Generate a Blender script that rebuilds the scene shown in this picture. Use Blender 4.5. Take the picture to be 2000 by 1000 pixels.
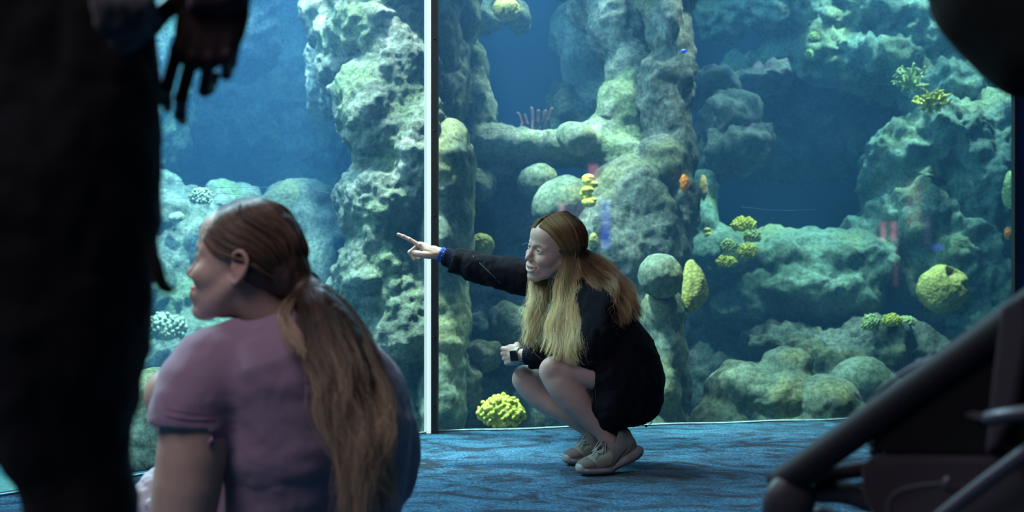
import bpy, math, random
import numpy as np
import openvdb as vdb
from mathutils import Vector, Matrix, Euler

# ---------------------------------------------------------------- camera, world, light, exposure
for o in list(bpy.data.objects):
    bpy.data.objects.remove(o)
scene = bpy.context.scene
COL = scene.collection
FPX, HZ, CH = 2268.0, 540.0, 0.685          # focal length in px, horizon row, camera height

cam_d = bpy.data.cameras.new('camera')
cam = bpy.data.objects.new('camera', cam_d)
COL.objects.link(cam)
cam.location = (0, 0, CH)
cam.rotation_euler = (math.radians(90), 0, 0)
cam_d.sensor_width = 36
cam_d.lens = FPX * 36 / 2000
cam_d.shift_y = (HZ - 500) / 2000
cam_d.clip_start = 0.05
cam_d.dof.use_dof = True
cam_d.dof.focus_distance = 4.15
cam_d.dof.aperture_fstop = 2.9
scene.camera = cam

scene.view_settings.view_transform = 'Standard'
scene.view_settings.look = 'None'
scene.view_settings.gamma = 1
scene.view_settings.use_curve_mapping = False
scene.view_settings.exposure = 0.0
scene.cycles.use_denoising = True
scene.cycles.volume_bounces = 2
scene.cycles.max_bounces = 6
scene.cycles.diffuse_bounces = 2
scene.cycles.glossy_bounces = 2
scene.cycles.transparent_max_bounces = 12
scene.cycles.sample_clamp_indirect = 4.0
scene.cycles.caustics_reflective = False
scene.cycles.caustics_refractive = False

world = bpy.data.worlds.new('world')
scene.world = world
world.use_nodes = True
world.node_tree.nodes['Background'].inputs[0].default_value = (0.30, 0.28, 0.36, 1)
world.node_tree.nodes['Background'].inputs[1].default_value = 0.0

def light(name, kind, loc, aim, energy, color, size=1.0, size_y=None, spot=None, blend=0.6):
    d = bpy.data.lights.new(name, kind)
    d.energy = energy
    d.color = color
    if kind == 'AREA':
        d.size = size
        if size_y:
            d.shape = 'RECTANGLE'
            d.size_y = size_y
    else:
        d.shadow_soft_size = size
    if spot:
        d.spot_size = math.radians(spot)
        d.spot_blend = blend
    o = bpy.data.objects.new(name, d)
    COL.objects.link(o)
    o.location = loc
    v = Vector(aim) - Vector(loc)
    o.rotation_euler = v.to_track_quat('-Z', 'Y').to_euler()
    return o

# skylight and lamps over the tank (the tank is open at its top, 3.6 m up)
light('tank_skylight', 'AREA', (1.4, 8.1, 4.3), (1.4, 8.1, 0), 125, (0.42, 0.78, 1.0), 6.0, 2.8)
light('tank_skylight_left', 'AREA', (-2.0, 5.9, 4.2), (-1.9, 6.2, 0), 460, (0.54, 0.79, 1.0), 3.2, 3.0)
light('tank_fill_outer', 'AREA', (-2.9, 3.9, 3.3), (-0.9, 2.9, 0.55), 140, (0.80, 1.0, 0.98), 0.7)  # unseen fill added inside the tank to brighten the women's faces
def dapple(o, scale=9.0, lo=0.42, hi=0.62, base=0.12):
    """the rippled water surface breaks the lamp's beam into dapples"""
    d = o.data; d.use_nodes = True; N = d.node_tree.nodes; L = d.node_tree.links
    tc = N.new('ShaderNodeTexCoord'); nz = N.new('ShaderNodeTexNoise'); nz.inputs['Scale'].default_value = scale; nz.inputs['Detail'].default_value = 3; nz.inputs['Distortion'].default_value = 1.2
    L.new(tc.outputs['Normal'], nz.inputs['Vector'])
    mr = N.new('ShaderNodeMapRange'); mr.inputs['From Min'].default_value = lo; mr.inputs['From Max'].default_value = hi; mr.inputs['To Min'].default_value = base; mr.inputs['To Max'].default_value = 1.9
    L.new(nz.outputs['Fac'], mr.inputs[0]); L.new(mr.outputs[0], N['Emission'].inputs['Strength'])
dapple(light('tank_lamp_left', 'SPOT', (-1.0, 5.3, 4.2), (-0.8, 6.3, 0.5), 2500, (0.98, 1.0, 0.84), 0.15, spot=75), base=.4)
dapple(light('tank_lamp_sill', 'SPOT', (1.5, 6.2, 4.2), (1.55, 6.45, 0.0), 750, (0.98, 1.0, 0.78), 0.15, spot=65))
dapple(light('tank_lamp_middle', 'SPOT', (0.7, 7.0, 4.3), (0.75, 7.2, 0.0), 820, (0.96, 1.0, 0.78), 0.15, spot=70))
dapple(light('tank_lamp_right', 'SPOT', (2.9, 8.0, 4.3), (2.9, 8.5, 0.0), 1150, (0.85, 1.0, 0.85), 0.2, spot=85))
dapple(light('tank_lamp_front', 'SPOT', (-2.2, 6.0, 4.2), (-2.2, 6.9, 0.0), 420, (0.75, 0.95, 1.0), 0.2, spot=90))
# unseen fill lights added in the viewing hall
light('hall_fill_back', 'AREA', (-1.3, 0.5, 2.8), (-0.35, 2.6, 0.5), 42, (0.97, 0.88, 0.97), 1.5)  # added fill from above and behind, lifts the seated woman's back
light('hall_fill_left', 'AREA', (-1.35, 3.2, 2.3), (0.1, 4.2, 0.6), 5, (0.82, 1.0, 1.0), 0.5)  # added fill on the crouching woman's face, in place of tank light

# ---------------------------------------------------------------- helpers
def P(px, py, Y):
    """world point that the photograph shows at pixel (px, py), at distance Y"""
    return np.array([(px - 1000) / FPX * Y, Y, CH - (py - HZ) / FPX * Y])

def tag(o, label=None, cat=None, group=None, kind=None):
    if label: o['label'] = label
    if cat: o['category'] = cat
    if group: o['group'] = group
    if kind: o['kind'] = kind
    return o

def empty(name, loc, label=None, cat=None, group=None):
    o = bpy.data.objects.new(name, None)
    o.empty_display_size = 0.05
    o.location = loc
    COL.objects.link(o)
    return tag(o, label, cat, group)

def mesh_obj(name, verts, faces, mat, parent=None, smooth=True):
    me = bpy.data.meshes.new(name)
    verts = np.asarray(verts, dtype=np.float64)
    if isinstance(faces, np.ndarray) and faces.ndim == 2:
        n, k = faces.shape
        me.vertices.add(len(verts)); me.vertices.foreach_set('co', verts.ravel().astype(np.float32))
        me.loops.add(n * k); me.loops.foreach_set('vertex_index', faces.ravel().astype(np.int32))
        me.polygons.add(n)
        me.polygons.foreach_set('loop_start', np.arange(0, n * k, k, dtype=np.int32))
        me.update(calc_edges=True)
    else:
        me.from_pydata([tuple(v) for v in verts], [], [tuple(f) for f in faces])
        me.update()
    if smooth:
        me.polygons.foreach_set('use_smooth', np.ones(len(me.polygons), dtype=bool))
    if mat: me.materials.append(mat)
    o = bpy.data.objects.new(name, me)
    COL.objects.link(o)
    if parent is not None:
        o.parent = parent
        o.matrix_parent_inverse = Matrix.Translation(-Vector(parent.location)) if parent.parent is None else parent.matrix_world.inverted()
    return o

def box(name, lo, hi, mat, parent=None, bevel=0.0):
    lo, hi = np.array(lo, float), np.array(hi, float)
    v = [[(lo, hi)[i][0], (lo, hi)[j][1], (lo, hi)[k][2]] for i in (0, 1) for j in (0, 1) for k in (0, 1)]
    f = [(0, 1, 3, 2), (4, 6, 7, 5), (0, 4, 5, 1), (2, 3, 7, 6), (0, 2, 6, 4), (1, 5, 7, 3)]
    o = mesh_obj(name, v, f, mat, parent, smooth=False)
    if bevel:
        m = o.modifiers.new('bevel', 'BEVEL'); m.width = bevel; m.segments = 2
    return o

def prism(name, poly, z0, z1, mat, parent=None, bevel=0.0):
    """vertical prism over a plan polygon"""
    if sum(poly[i - 1][0] * poly[i][1] - poly[i][0] * poly[i - 1][1] for i in range(len(poly))) < 0: poly = poly[::-1]
    n = len(poly)
    v = [(x, y, z0) for x, y in poly] + [(x, y, z1) for x, y in poly]
    f = [tuple(range(n))[::-1], tuple(range(n, 2 * n))] + [(i, (i + 1) % n, n + (i + 1) % n, n + i) for i in range(n)]
    o = mesh_obj(name, v, f, mat, parent, smooth=False)
    if bevel:
        m = o.modifiers.new('bevel', 'BEVEL'); m.width = bevel; m.segments = 2
    return o

def catmull(pts, n=8):
    pts = np.asarray(pts, float)
    if len(pts) < 3:
        t = np.linspace(0, 1, n + 1)[:, None]
        return pts[0] * (1 - t) + pts[-1] * t
    p = np.vstack([2 * pts[0] - pts[1], pts, 2 * pts[-1] - pts[-2]])
    out = []
    for i in range(1, len(p) - 2):
        for t in np.arange(n) / n:
            out.append(0.5 * ((2 * p[i]) + (-p[i - 1] + p[i + 1]) * t + (2 * p[i - 1] - 5 * p[i] + 4 * p[i + 1] - p[i + 2]) * t * t
                              + (-p[i - 1] + 3 * p[i] - 3 * p[i + 1] + p[i + 2]) * t ** 3))
    out.append(p[-2])
    return np.array(out)

def tube_geo(pts, rad, sides=8, cap=True):
    pts = np.asarray(pts, float)
    n = len(pts)
    rad = np.broadcast_to(np.asarray(rad, float), (n,))
    T = np.gradient(pts, axis=0)
    T /= np.linalg.norm(T, axis=1)[:, None] + 1e-12
    u = np.cross(T[0], [0, 0, 1.0]);
    if np.linalg.norm(u) < 1e-3: u = np.cross(T[0], [0, 1.0, 0])
    u /= np.linalg.norm(u)
    V = []
    for i in range(n):
        u = u - T[i] * u.dot(T[i]); u /= np.linalg.norm(u)
        w = np.cross(T[i], u)
        for a in range(sides):
            t = 2 * math.pi * a / sides
            V.append(pts[i] + rad[i] * (math.cos(t) * u + math.sin(t) * w))
    Fc = []
    for i in range(n - 1):
        for a in range(sides):
            b = (a + 1) % sides
            Fc.append((i * sides + a, i * sides + b, (i + 1) * sides + b, (i + 1) * sides + a))
    if cap:
        Fc.append(tuple(range(sides))[::-1]); Fc.append(tuple((n - 1) * sides + a for a in range(sides)))
    return V, Fc

def tube(name, pts, rad, mat, parent=None, sides=8, n=6, smooth_path=True):
    q = catmull(pts, n) if smooth_path else np.asarray(pts, float)
    if not np.isscalar(rad):
        rad = np.interp(np.linspace(0, 1, len(q)), np.linspace(0, 1, len(rad)), rad)
    V, Fc = tube_geo(q, rad, sides)
    return mesh_obj(name, V, Fc, mat, parent)

def join_geo(parts):
    V, Fc, off = [], [], 0
    for v, f in parts:
        V += list(v); Fc += [tuple(i + off for i in q) for q in f]; off += len(v)
    return V, Fc

# --- numpy noise
_rs = np.random.RandomState(7)
_perm = _rs.rand(64, 64, 64).astype(np.float32)
def vnoise(p):
    i = np.floor(p).astype(int); f = p - i; f = f * f * (3 - 2 * f)
    def g(a, b, c): return _perm[(i[:, 0] + a) & 63, (i[:, 1] + b) & 63, (i[:, 2] + c) & 63]
    x, y, z = f[:, 0], f[:, 1], f[:, 2]
    c00 = g(0, 0, 0) * (1 - x) + g(1, 0, 0) * x; c10 = g(0, 1, 0) * (1 - x) + g(1, 1, 0) * x
    c01 = g(0, 0, 1) * (1 - x) + g(1, 0, 1) * x; c11 = g(0, 1, 1) * (1 - x) + g(1, 1, 1) * x
    return ((c00 * (1 - y) + c10 * y) * (1 - z) + (c01 * (1 - y) + c11 * y) * z) * 2 - 1
def fbm(p, o=4):
    s, a = 0, 1.0
    for k in range(o):
        s = s + a * vnoise(p * 2 ** k + 17.3 * k); a *= 0.5
    return s
_cell = _rs.rand(32, 32, 32, 3).astype(np.float32)
def worley(p):
    i = np.floor(p).astype(int); best = np.full(len(p), 9.0)
    for a in (-1, 0, 1):
        for b in (-1, 0, 1):
            for c in (-1, 0, 1):
                j = i + np.array([a, b, c])
                q = j + _cell[j[:, 0] & 31, j[:, 1] & 31, j[:, 2] & 31]
                best = np.minimum(best, ((p - q) ** 2).sum(1))
    return np.sqrt(best)

# --- signed distance sculpting on a grid
class Sculpt:
    def __init__(s, lo, hi, h):
        lo, hi = np.minimum(lo, hi), np.maximum(lo, hi)
        s.lo, s.h = np.array(lo, float), h
        s.n = np.ceil((np.array(hi, float) - s.lo) / h).astype(int) + 1
        s.d = np.full(s.n, 10.0, np.float32)
    def _sub(s, lo, hi):
        a = np.clip(np.floor((lo - s.lo) / s.h).astype(int), 0, s.n)
        b = np.clip(np.ceil((hi - s.lo) / s.h).astype(int) + 1, 0, s.n)
        if (b <= a).any(): return None, None
        ax = [(s.lo[i] + s.h * np.arange(a[i], b[i])).astype(np.float32) for i in range(3)]
        return tuple(slice(a[i], b[i]) for i in range(3)), np.meshgrid(*ax, indexing='ij', sparse=True)
    def _mix(s, sl, d, k, mode):
        e = s.d[sl]
        if mode == 'cut': d = -d
        if k > 0:
            h = np.clip(0.5 + 0.5 * ((d - e) if mode == 'add' else (e - d)) / k, 0, 1)
            s.d[sl] = (d * (1 - h) + e * h - k * h * (1 - h)) if mode == 'add' else (d * (1 - h) + e * h + k * h * (1 - h))
        else:
            s.d[sl] = np.minimum(e, d) if mode == 'add' else np.maximum(e, d)
    def cone(s, a, b, ra, rb=None, k=0.01, mode='add'):
        rb = ra if rb is None else rb
        a, b = np.array(a, float), np.array(b, float)
        R = max(ra, rb) + k + 3 * s.h
        sl, g = s._sub(np.minimum(a, b) - R, np.maximum(a, b) + R)
        if sl is None: return s
        ab = b - a; L = ab.dot(ab) + 1e-12
        t = np.clip(((g[0] - a[0]) * ab[0] + (g[1] - a[1]) * ab[1] + (g[2] - a[2]) * ab[2]) / L, 0, 1)
        d = np.sqrt((g[0] - a[0] - t * ab[0]) ** 2 + (g[1] - a[1] - t * ab[1]) ** 2 + (g[2] - a[2] - t * ab[2]) ** 2) - (ra + (rb - ra) * t)
        s._mix(sl, d, k, mode); return s
    def chain(s, pts, rad, k=0.01, mode='add', n=0):
        pts = np.asarray(pts, float); rad = np.asarray(rad, float)
        if n:
            q = catmull(pts, n); rad = np.interp(np.linspace(0, len(pts) - 1, len(q)), np.arange(len(pts)), rad); pts = q
        for i in range(len(pts) - 1):
            s.cone(pts[i], pts[i + 1], rad[i], rad[i + 1], k, mode)
        return s
    def ell(s, c, r, rot=None, k=0.01, mode='add'):
        c, r = np.array(c, float), np.array(r, float)
        R = r.max() + k + 3 * s.h
        sl, g = s._sub(c - R, c + R)
        if sl is None: return s
        x, y, z = g[0] - c[0], g[1] - c[1], g[2] - c[2]
        if rot is not None:
            M = np.array(Euler(rot).to_matrix() if not isinstance(rot, Matrix) else rot.to_3x3()).T
            x, y, z = (M[i][0] * x + M[i][1] * y + M[i][2] * z for i in range(3))
        k0 = np.sqrt((x / r[0]) ** 2 + (y / r[1]) ** 2 + (z / r[2]) ** 2)
        k1 = np.sqrt((x / r[0] ** 2) ** 2 + (y / r[1] ** 2) ** 2 + (z / r[2] ** 2) ** 2)
        d = k0 * (k0 - 1) / (k1 + 1e-9)
        d = np.where(k0 < 0.2, -r.min() * 0.8, d)
        s._mix(sl, d, k, mode); return s
    def half(s, point, normal, k=0.0):
        """cut away everything on the side the normal points to"""
        nx = np.array(normal, float); nx /= np.linalg.norm(nx)
        sl, g = s._sub(s.lo - 1, s.lo + s.h * s.n + 1)
        d = (g[0] - point[0]) * nx[0] + (g[1] - point[1]) * nx[1] + (g[2] - point[2]) * nx[2]
        s._mix(sl, -d, k, 'cut'); return s
    def trim(s, point, normal, lo, hi):
        """like half(), but only inside a box"""
        nx = np.array(normal, float); nx /= np.linalg.norm(nx)
        sl, g = s._sub(np.minimum(lo, hi), np.maximum(lo, hi))
        if sl is None: return s
        d = (g[0] - point[0]) * nx[0] + (g[1] - point[1]) * nx[1] + (g[2] - point[2]) * nx[2]
        s._mix(sl, -d, 0, 'cut'); return s
    def mesh(s):
        g = vdb.FloatGrid(background=3 * s.h)
        g.copyFromArray(np.clip(s.d, -3 * s.h, 3 * s.h))
        pts, q = g.convertToQuads(isovalue=0.0)
        if len(q) == 0: return np.zeros((0, 3)), np.zeros((0, 4), int)
        return pts.astype(float) * s.h + s.lo, q[:, ::-1].astype(np.int64)

def vnormals(v, q):
    n = np.zeros_like(v)
    fn = np.cross(v[q[:, 2]] - v[q[:, 0]], v[q[:, 3]] - v[q[:, 1]])
    for i in range(4): np.add.at(n, q[:, i], fn)
    return n / (np.linalg.norm(n, axis=1)[:, None] + 1e-12)

def relax(v, q, it=1, w=0.5):
    for _ in range(it):
        s = np.zeros_like(v); c = np.zeros(len(v))
        for i in range(4):
            for j in ((i + 1) % 4, (i + 3) % 4):
                np.add.at(s, q[:, i], v[q[:, j]]); np.add.at(c, q[:, i], 1)
        v = v * (1 - w) + w * s / np.maximum(c, 1)[:, None]
    return v

# --- materials
def mat_new(name):
    m = bpy.data.materials.new(name); m.use_nodes = True
    nt = m.node_tree
    return m, nt, nt.nodes, nt.links, nt.nodes['Principled BSDF']

def simple(name, color, rough=0.6, metal=0.0, bump=0.0, scale=60.0, spec=0.5, vary=0.0, sheen=0.0, coat=0.0, sss=0.0):
    m, nt, N, L, b = mat_new(name)
    b.inputs['Base Color'].default_value = (*color, 1)
    b.inputs['Roughness'].default_value = rough
    b.inputs['Metallic'].default_value = metal
    b.inputs['Specular IOR Level'].default_value = spec
    if sheen: b.inputs['Sheen Weight'].default_value = sheen
    if coat: b.inputs['Coat Weight'].default_value = coat
    tc = N.new('ShaderNodeTexCoord')
    nz = N.new('ShaderNodeTexNoise'); nz.inputs['Scale'].default_value = scale; nz.inputs['Detail'].default_value = 4
    L.new(tc.outputs['Object'], nz.inputs['Vector'])
    if bump:
        bp = N.new('ShaderNodeBump'); bp.inputs['Strength'].default_value = bump; bp.inputs['Distance'].default_value = 0.002
        L.new(nz.outputs['Fac'], bp.inputs['Height']); L.new(bp.outputs['Normal'], b.inputs['Normal'])
    if vary:
        cr = N.new('ShaderNodeValToRGB')
        cr.color_ramp.elements[0].position = 0.3; cr.color_ramp.elements[1].position = 0.7
        cr.color_ramp.elements[0].color = (*[c * (1 - vary) for c in color], 1)
        cr.color_ramp.elements[1].color = (*[min(1, c * (1 + vary)) for c in color], 1)
        L.new(nz.outputs['Fac'], cr.inputs['Fac']); L.new(cr.outputs['Color'], b.inputs['Base Color'])
    return m
# ---------------------------------------------------------------- the viewing hall and the tank shell
def carpet_mat():
    m, nt, N, L, b = mat_new('carpet_blue')
    tc = N.new('ShaderNodeTexCoord')
    mp = N.new('ShaderNodeMapping'); mp.inputs['Scale'].default_value = (1.0, 1.5, 1); mp.inputs['Rotation'].default_value = (0, 0, 0.35)
    L.new(tc.outputs['Object'], mp.inputs['Vector'])
    n1 = N.new('ShaderNodeTexNoise'); n1.inputs['Scale'].default_value = 3.6; n1.inputs['Detail'].default_value = 8; n1.inputs['Roughness'].default_value = 0.72; n1.inputs['Distortion'].default_value = 1.8
    L.new(mp.outputs[0], n1.inputs['Vector'])
    c1 = N.new('ShaderNodeValToRGB')
    e = c1.color_ramp.elements
    e[0].position = 0.41; e[0].color = (0.003, 0.020, 0.045, 1)
    e[1].position = 0.60; e[1].color = (0.042, 0.20, 0.33, 1)
    e.new(0.48).color = (0.015, 0.10, 0.185, 1)
    L.new(n1.outputs['Fac'], c1.inputs['Fac'])
    n2 = N.new('ShaderNodeTexNoise'); n2.inputs['Scale'].default_value = 95; n2.inputs['Detail'].default_value = 3
    L.new(tc.outputs['Object'], n2.inputs['Vector'])
    c2 = N.new('ShaderNodeValToRGB'); c2.color_ramp.elements[0].position = 0.42; c2.color_ramp.elements[1].position = 0.6
    c2.color_ramp.elements[0].color = (0.08, 0.08, 0.12, 1)
    L.new(n2.outputs['Fac'], c2.inputs['Fac'])
    mx = N.new('ShaderNodeMix'); mx.data_type = 'RGBA'; mx.blend_type = 'MULTIPLY'; mx.inputs[0].default_value = 0.8
    L.new(c1.outputs[0], mx.inputs[6]); L.new(c2.outputs[0], mx.inputs[7])
    L.new(mx.outputs[2], b.inputs['Base Color'])
    b.inputs['Roughness'].default_value = 0.95; b.inputs['Specular IOR Level'].default_value = 0.15
    b.inputs['Sheen Weight'].default_value = 0.15
    bp = N.new('ShaderNodeBump'); bp.inputs['Strength'].default_value = 0.9; bp.inputs['Distance'].default_value = 0.006
    L.new(n2.outputs['Fac'], bp.inputs['Height']); L.new(bp.outputs[0], b.inputs['Normal'])
    return m
M_carpet = carpet_mat()
M_hall = simple('hall_paint', (0.03, 0.03, 0.05), 0.9, vary=0.2, scale=3)
M_tankwall = simple('tank_wall_blue', (0.006, 0.022, 0.05), 0.9, vary=0.3, scale=1.5)
M_sand = simple('tank_sand', (0.16, 0.17, 0.13), 0.95, vary=0.4, scale=30, bump=0.6)
M_post = simple('post_black', (0.006, 0.008, 0.012), 0.55, bump=0.2, scale=40)

# glass line: corner at the post; left panel comes towards the camera, right panel runs away
C0 = np.array([-0.352, 5.09])                        # corner
LD = np.array([-0.92, -1.11]); LD /= np.linalg.norm(LD)
RD = np.array([1.836, 0.42]); RD /= np.linalg.norm(RD)
LN = np.array([-LD[1], LD[0]]); LN = LN if LN[1] > 0 else -LN   # into the tank
RN = np.array([-RD[1], RD[0]]); RN = RN if RN[1] > 0 else -RN
LE = C0 + LD * 3.4
RE = C0 + RD * 2.91
SE = RE + np.array([0.75, 0.66]) * 2.6               # the next panel beyond the right seam

fl = prism('floor', [tuple(LE + (-1.5, 0)), (-4.6, -3.4), (12.4, -3.4), (12.4, 7.4), tuple(SE + (0.6, 0)), tuple(SE), tuple(RE), tuple(C0), tuple(LE)], -0.12, 0.0, M_carpet)
tag(fl, kind='structure')
# hall walls and ceiling behind and above the camera
for nm, lo, hi in (('wall_back', (-4.6, -3.5, 0), (12.4, -3.4, 4)), ('wall_left', (-4.7, -3.5, 0), (-4.6, 2.6, 4)), ('wall_right', (12.4, -3.5, 0), (12.5, 7.5, 4))):
    tag(box(nm, lo, hi, M_hall), kind='structure')
tag(prism('ceiling', [(-4.7, -3.5), (12.5, -3.5), (12.5, 7.6), tuple(SE), tuple(RE), tuple(C0), tuple(LE), (-4.7, 2.6)], 4.0, 4.08, M_hall), kind='structure')

# tank body
T = [tuple(LE), (-4.6, 2.5), (-4.9, 11.2), (7.2, 11.2), (7.2, 7.6), tuple(SE), tuple(RE), tuple(C0)]
tag(prism('tank_floor', T, -0.72, -0.62, M_sand), kind='structure')
tag(box('wall_tank_back', (-4.9, 11.2, -0.7), (7.2, 11.3, 3.7), M_tankwall), kind='structure')
tag(box('wall_tank_left', (-5.0, 2.4, -0.7), (-4.9, 11.2, 3.7), M_tankwall), kind='structure')
tag(box('wall_tank_right', (7.2, 7.4, -0.7), (7.3, 11.2, 3.7), M_tankwall), kind='structure')
# sill below the glass (the floor slab's edge continues down)
def wall_run(name, a, b, nrm, z0, z1, t, mat, inset=0.0):
    a, b, nrm = map(np.array, (a, b, nrm))
    a = a + nrm * inset; b = b + nrm * inset
    return tag(prism(name, [tuple(a), tuple(b), tuple(b + nrm * t), tuple(a + nrm * t)], z0, z1, mat), kind='structure')
wall_run('wall_sill_left', LE, C0, LN, -0.7, -0.002, 0.1, M_tankwall, 0.0)
wall_run('wall_sill_right', C0, RE, RN, -0.7, -0.002, 0.1, M_tankwall, 0.0)

# acrylic panes: mostly clear with a thin gloss; a faint scatter of scratches and specks in the gloss layer
def glass_mat():
    m, nt, N, L, b = mat_new('acrylic_pane')
    N.remove(b)
    out = N['Material Output']
    tr = N.new('ShaderNodeBsdfTransparent'); tr.inputs[0].default_value = (0.93, 0.97, 0.98, 1)
    gl = N.new('ShaderNodeBsdfGlossy'); gl.inputs['Roughness'].default_value = 0.03
    df = N.new('ShaderNodeBsdfDiffuse'); df.inputs[0].default_value = (0.7, 0.8, 0.85, 1)
    fr = N.new('ShaderNodeFresnel'); fr.inputs['IOR'].default_value = 1.45
    mx = N.new('ShaderNodeMixShader'); L.new(fr.outputs[0], mx.inputs[0]); L.new(tr.outputs[0], mx.inputs[1]); L.new(gl.outputs[0], mx.inputs[2])
    tc = N.new('ShaderNodeTexCoord')
    vo = N.new('ShaderNodeTexVoronoi'); vo.inputs['Scale'].default_value = 14
    L.new(tc.outputs['Object'], vo.inputs['Vector'])
    wn = N.new('ShaderNodeTexWhiteNoise'); L.new(vo.outputs['Position'], wn.inputs['Vector'])
    th = N.new('ShaderNodeMath'); th.operation = 'MULTIPLY'; th.inputs[1].default_value = 0.075; L.new(wn.outputs['Value'], th.inputs[0])
    lt = N.new('ShaderNodeMath'); lt.operation = 'LESS_THAN'; L.new(vo.outputs['Distance'], lt.inputs[0]); 
    sb = N.new('ShaderNodeMath'); sb.operation = 'SUBTRACT'; L.new(th.outputs[0], sb.inputs[0]); sb.inputs[1].default_value = 0.042
    L.new(sb.outputs[0], lt.inputs[1])
    m2 = N.new('ShaderNodeMixShader')
    sc = N.new('ShaderNodeMath'); sc.operation = 'MULTIPLY'; sc.inputs[1].default_value = 0.75; L.new(lt.outputs[0], sc.inputs[0])
    L.new(sc.outputs[0], m2.inputs[0]); L.new(mx.outputs[0], m2.inputs[1]); L.new(df.outputs[0], m2.inputs[2])
    L.new(m2.outputs[0], out.inputs['Surface'])
    return m
M_glass = glass_mat()
def pane(name, a, b):
    a, b = np.array(a), np.array(b)
    v = [(*a, 0.0), (*b, 0.0), (*b, 3.9), (*a, 3.9)]
    return tag(mesh_obj(name, v, [(0, 1, 2, 3)], M_glass, smooth=False), kind='structure')
win1 = pane('window_1', LE, C0 + LD * 0.03)
win2 = pane('window_2', C0 + RD * 0.03, RE)
pane('window_3', RE + np.array([0.03, 0.0264]), SE)

# the post: a pale acrylic edge with a painted-in glow on the left and a black steel upright on the right
def edge_glow_mat():
    m, nt, N, L, b = mat_new('acrylic_edge_glow')
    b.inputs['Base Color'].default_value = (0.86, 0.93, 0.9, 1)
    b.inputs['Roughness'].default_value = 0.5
    # glow put into the material: emission stands in for tank light at the cut edge
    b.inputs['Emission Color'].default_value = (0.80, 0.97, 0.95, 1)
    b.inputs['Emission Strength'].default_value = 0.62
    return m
px2m = 5.09 / FPX
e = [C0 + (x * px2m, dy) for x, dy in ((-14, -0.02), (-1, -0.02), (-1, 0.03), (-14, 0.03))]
t1 = tag(prism('trim_1', [tuple(q) for q in e], 0, 4.0, edge_glow_mat()), kind='structure')
e = [C0 + (x * px2m, dy) for x, dy in ((-0.5, -0.03), (11.5, -0.03), (12.5, 0.05), (-0.5, 0.05))]
t2 = tag(prism('trim_2', [tuple(q) for q in e], 0, 4.0, M_post), kind='structure')
# screw heads on the black upright
for zz in (0.12, 0.42, 0.95, 1.32, 1.72):
    c = np.array([C0[0] + 6 * px2m, C0[1] - 0.031, zz])
    mesh_obj('screw', *tube_geo([c, c + (0, -0.003, 0)], [0.0045, 0.004], 10), simple('screw_steel', (0.02, 0.02, 0.025), 0.3, 0.9), t2)
# right seam
e = [RE, RE + (0.010, 0.0), RE + (0.014, 0.05), RE + (0.004, 0.05)]
tag(prism('trim_3', [tuple(q) for q in e], 0, 4.0, M_post), kind='structure')
e = [RE + (0.011, 0.004), RE + (0.085, 0.02), RE + (0.085, 0.05), RE + (0.015, 0.05)]
tag(prism('trim_6', [tuple(q) for q in e], 0, 4.0, simple('seam_blue', (0.008, 0.03, 0.11), 0.5)), kind='structure')

# silicone bead at the foot of the panes, wet with light from the tank
M_bead = simple('clear_silicone', (0.30, 0.42, 0.44), 0.2, bump=0.8, scale=25, vary=0.35)
for nm, a, b, nn in (('trim_4', C0 + LD * 0.03, LE, LN), ('trim_5', C0 + RD * 0.03, RE, RN)):
    q = np.array([[*(a + (b - a) * t + nn * 0.008), 0.004 + 0.002 * math.sin(t * 37)] for t in np.linspace(0, 1, 40)])
    V, Fc = tube_geo(q, 0.0055, 6)
    tag(mesh_obj(nm, V, Fc, M_bead), kind='structure')

# water: one body of haze-scattering water filling the tank behind the panes
def water_mat():
    m, nt, N, L, b = mat_new('tank_water')
    N.remove(b)
    out = N['Material Output']
    sc = N.new('ShaderNodeVolumeScatter'); sc.inputs['Color'].default_value = (0.17, 0.44, 0.92, 1); sc.inputs['Density'].default_value = 0.042; sc.inputs['Anisotropy'].default_value = 0.2
    ab = N.new('ShaderNodeVolumeAbsorption'); ab.inputs['Color'].default_value = (0.28, 0.84, 0.93, 1); ab.inputs['Density'].default_value = 0.25
    ad = N.new('ShaderNodeAddShader'); L.new(sc.outputs[0], ad.inputs[0]); L.new(ab.outputs[0], ad.inputs[1])
    L.new(ad.outputs[0], out.inputs['Volume'])
    return m
g = 0.012
T2 = [tuple(C0 + LN * g + (0, 0.02)), tuple(LE + LN * g + (0.02, 0.02)), (-4.55, 2.6), (-4.88, 11.18), (7.18, 11.18), (7.18, 7.7), tuple(SE + (0, 0.03)), tuple(RE + RN * g + (0, 0.03))]
w = prism('water', T2, -0.61, 3.6, water_mat())
tag(w, kind='structure')

# lit display panels on the hall's back wall: the right-hand pane mirrors them faintly
def mirror_hit(px, py, ywall=-3.385):
    o_ = np.array([0, 0, CH]); d = P(px, py, 1.0) - o_
    n3 = np.array([RN[0], RN[1], 0]); c3 = np.array([C0[0], C0[1], 0])
    t = (c3 - o_).dot(n3) / d.dot(n3); h_ = o_ + d * t
    r_ = d - 2 * d.dot(n3) * n3
    return h_ + r_ * ((ywall - h_[1]) / r_[1])
def lit(name, col, s_):
    m, nt, N, L, b = mat_new(name)
    b.inputs['Base Color'].default_value = (.02, .02, .02, 1)
    b.inputs['Emission Color'].default_value = (*col, 1); b.inputs['Emission Strength'].default_value = s_
    return m
ML_pink = lit('lamp_pink', (1.0, 0.32, 0.48), 9); ML_blue = lit('screen_blue', (0.08, 0.08, 1.0), 10); ML_vio = lit('screen_violet', (0.35, 0.18, 0.60), 2.2); ML_dim = lit('screen_brown', (0.9, 0.38, 0.35), 1.6)
M_case = simple('panel_case', (0.02, 0.02, 0.02), 0.5)
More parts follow.
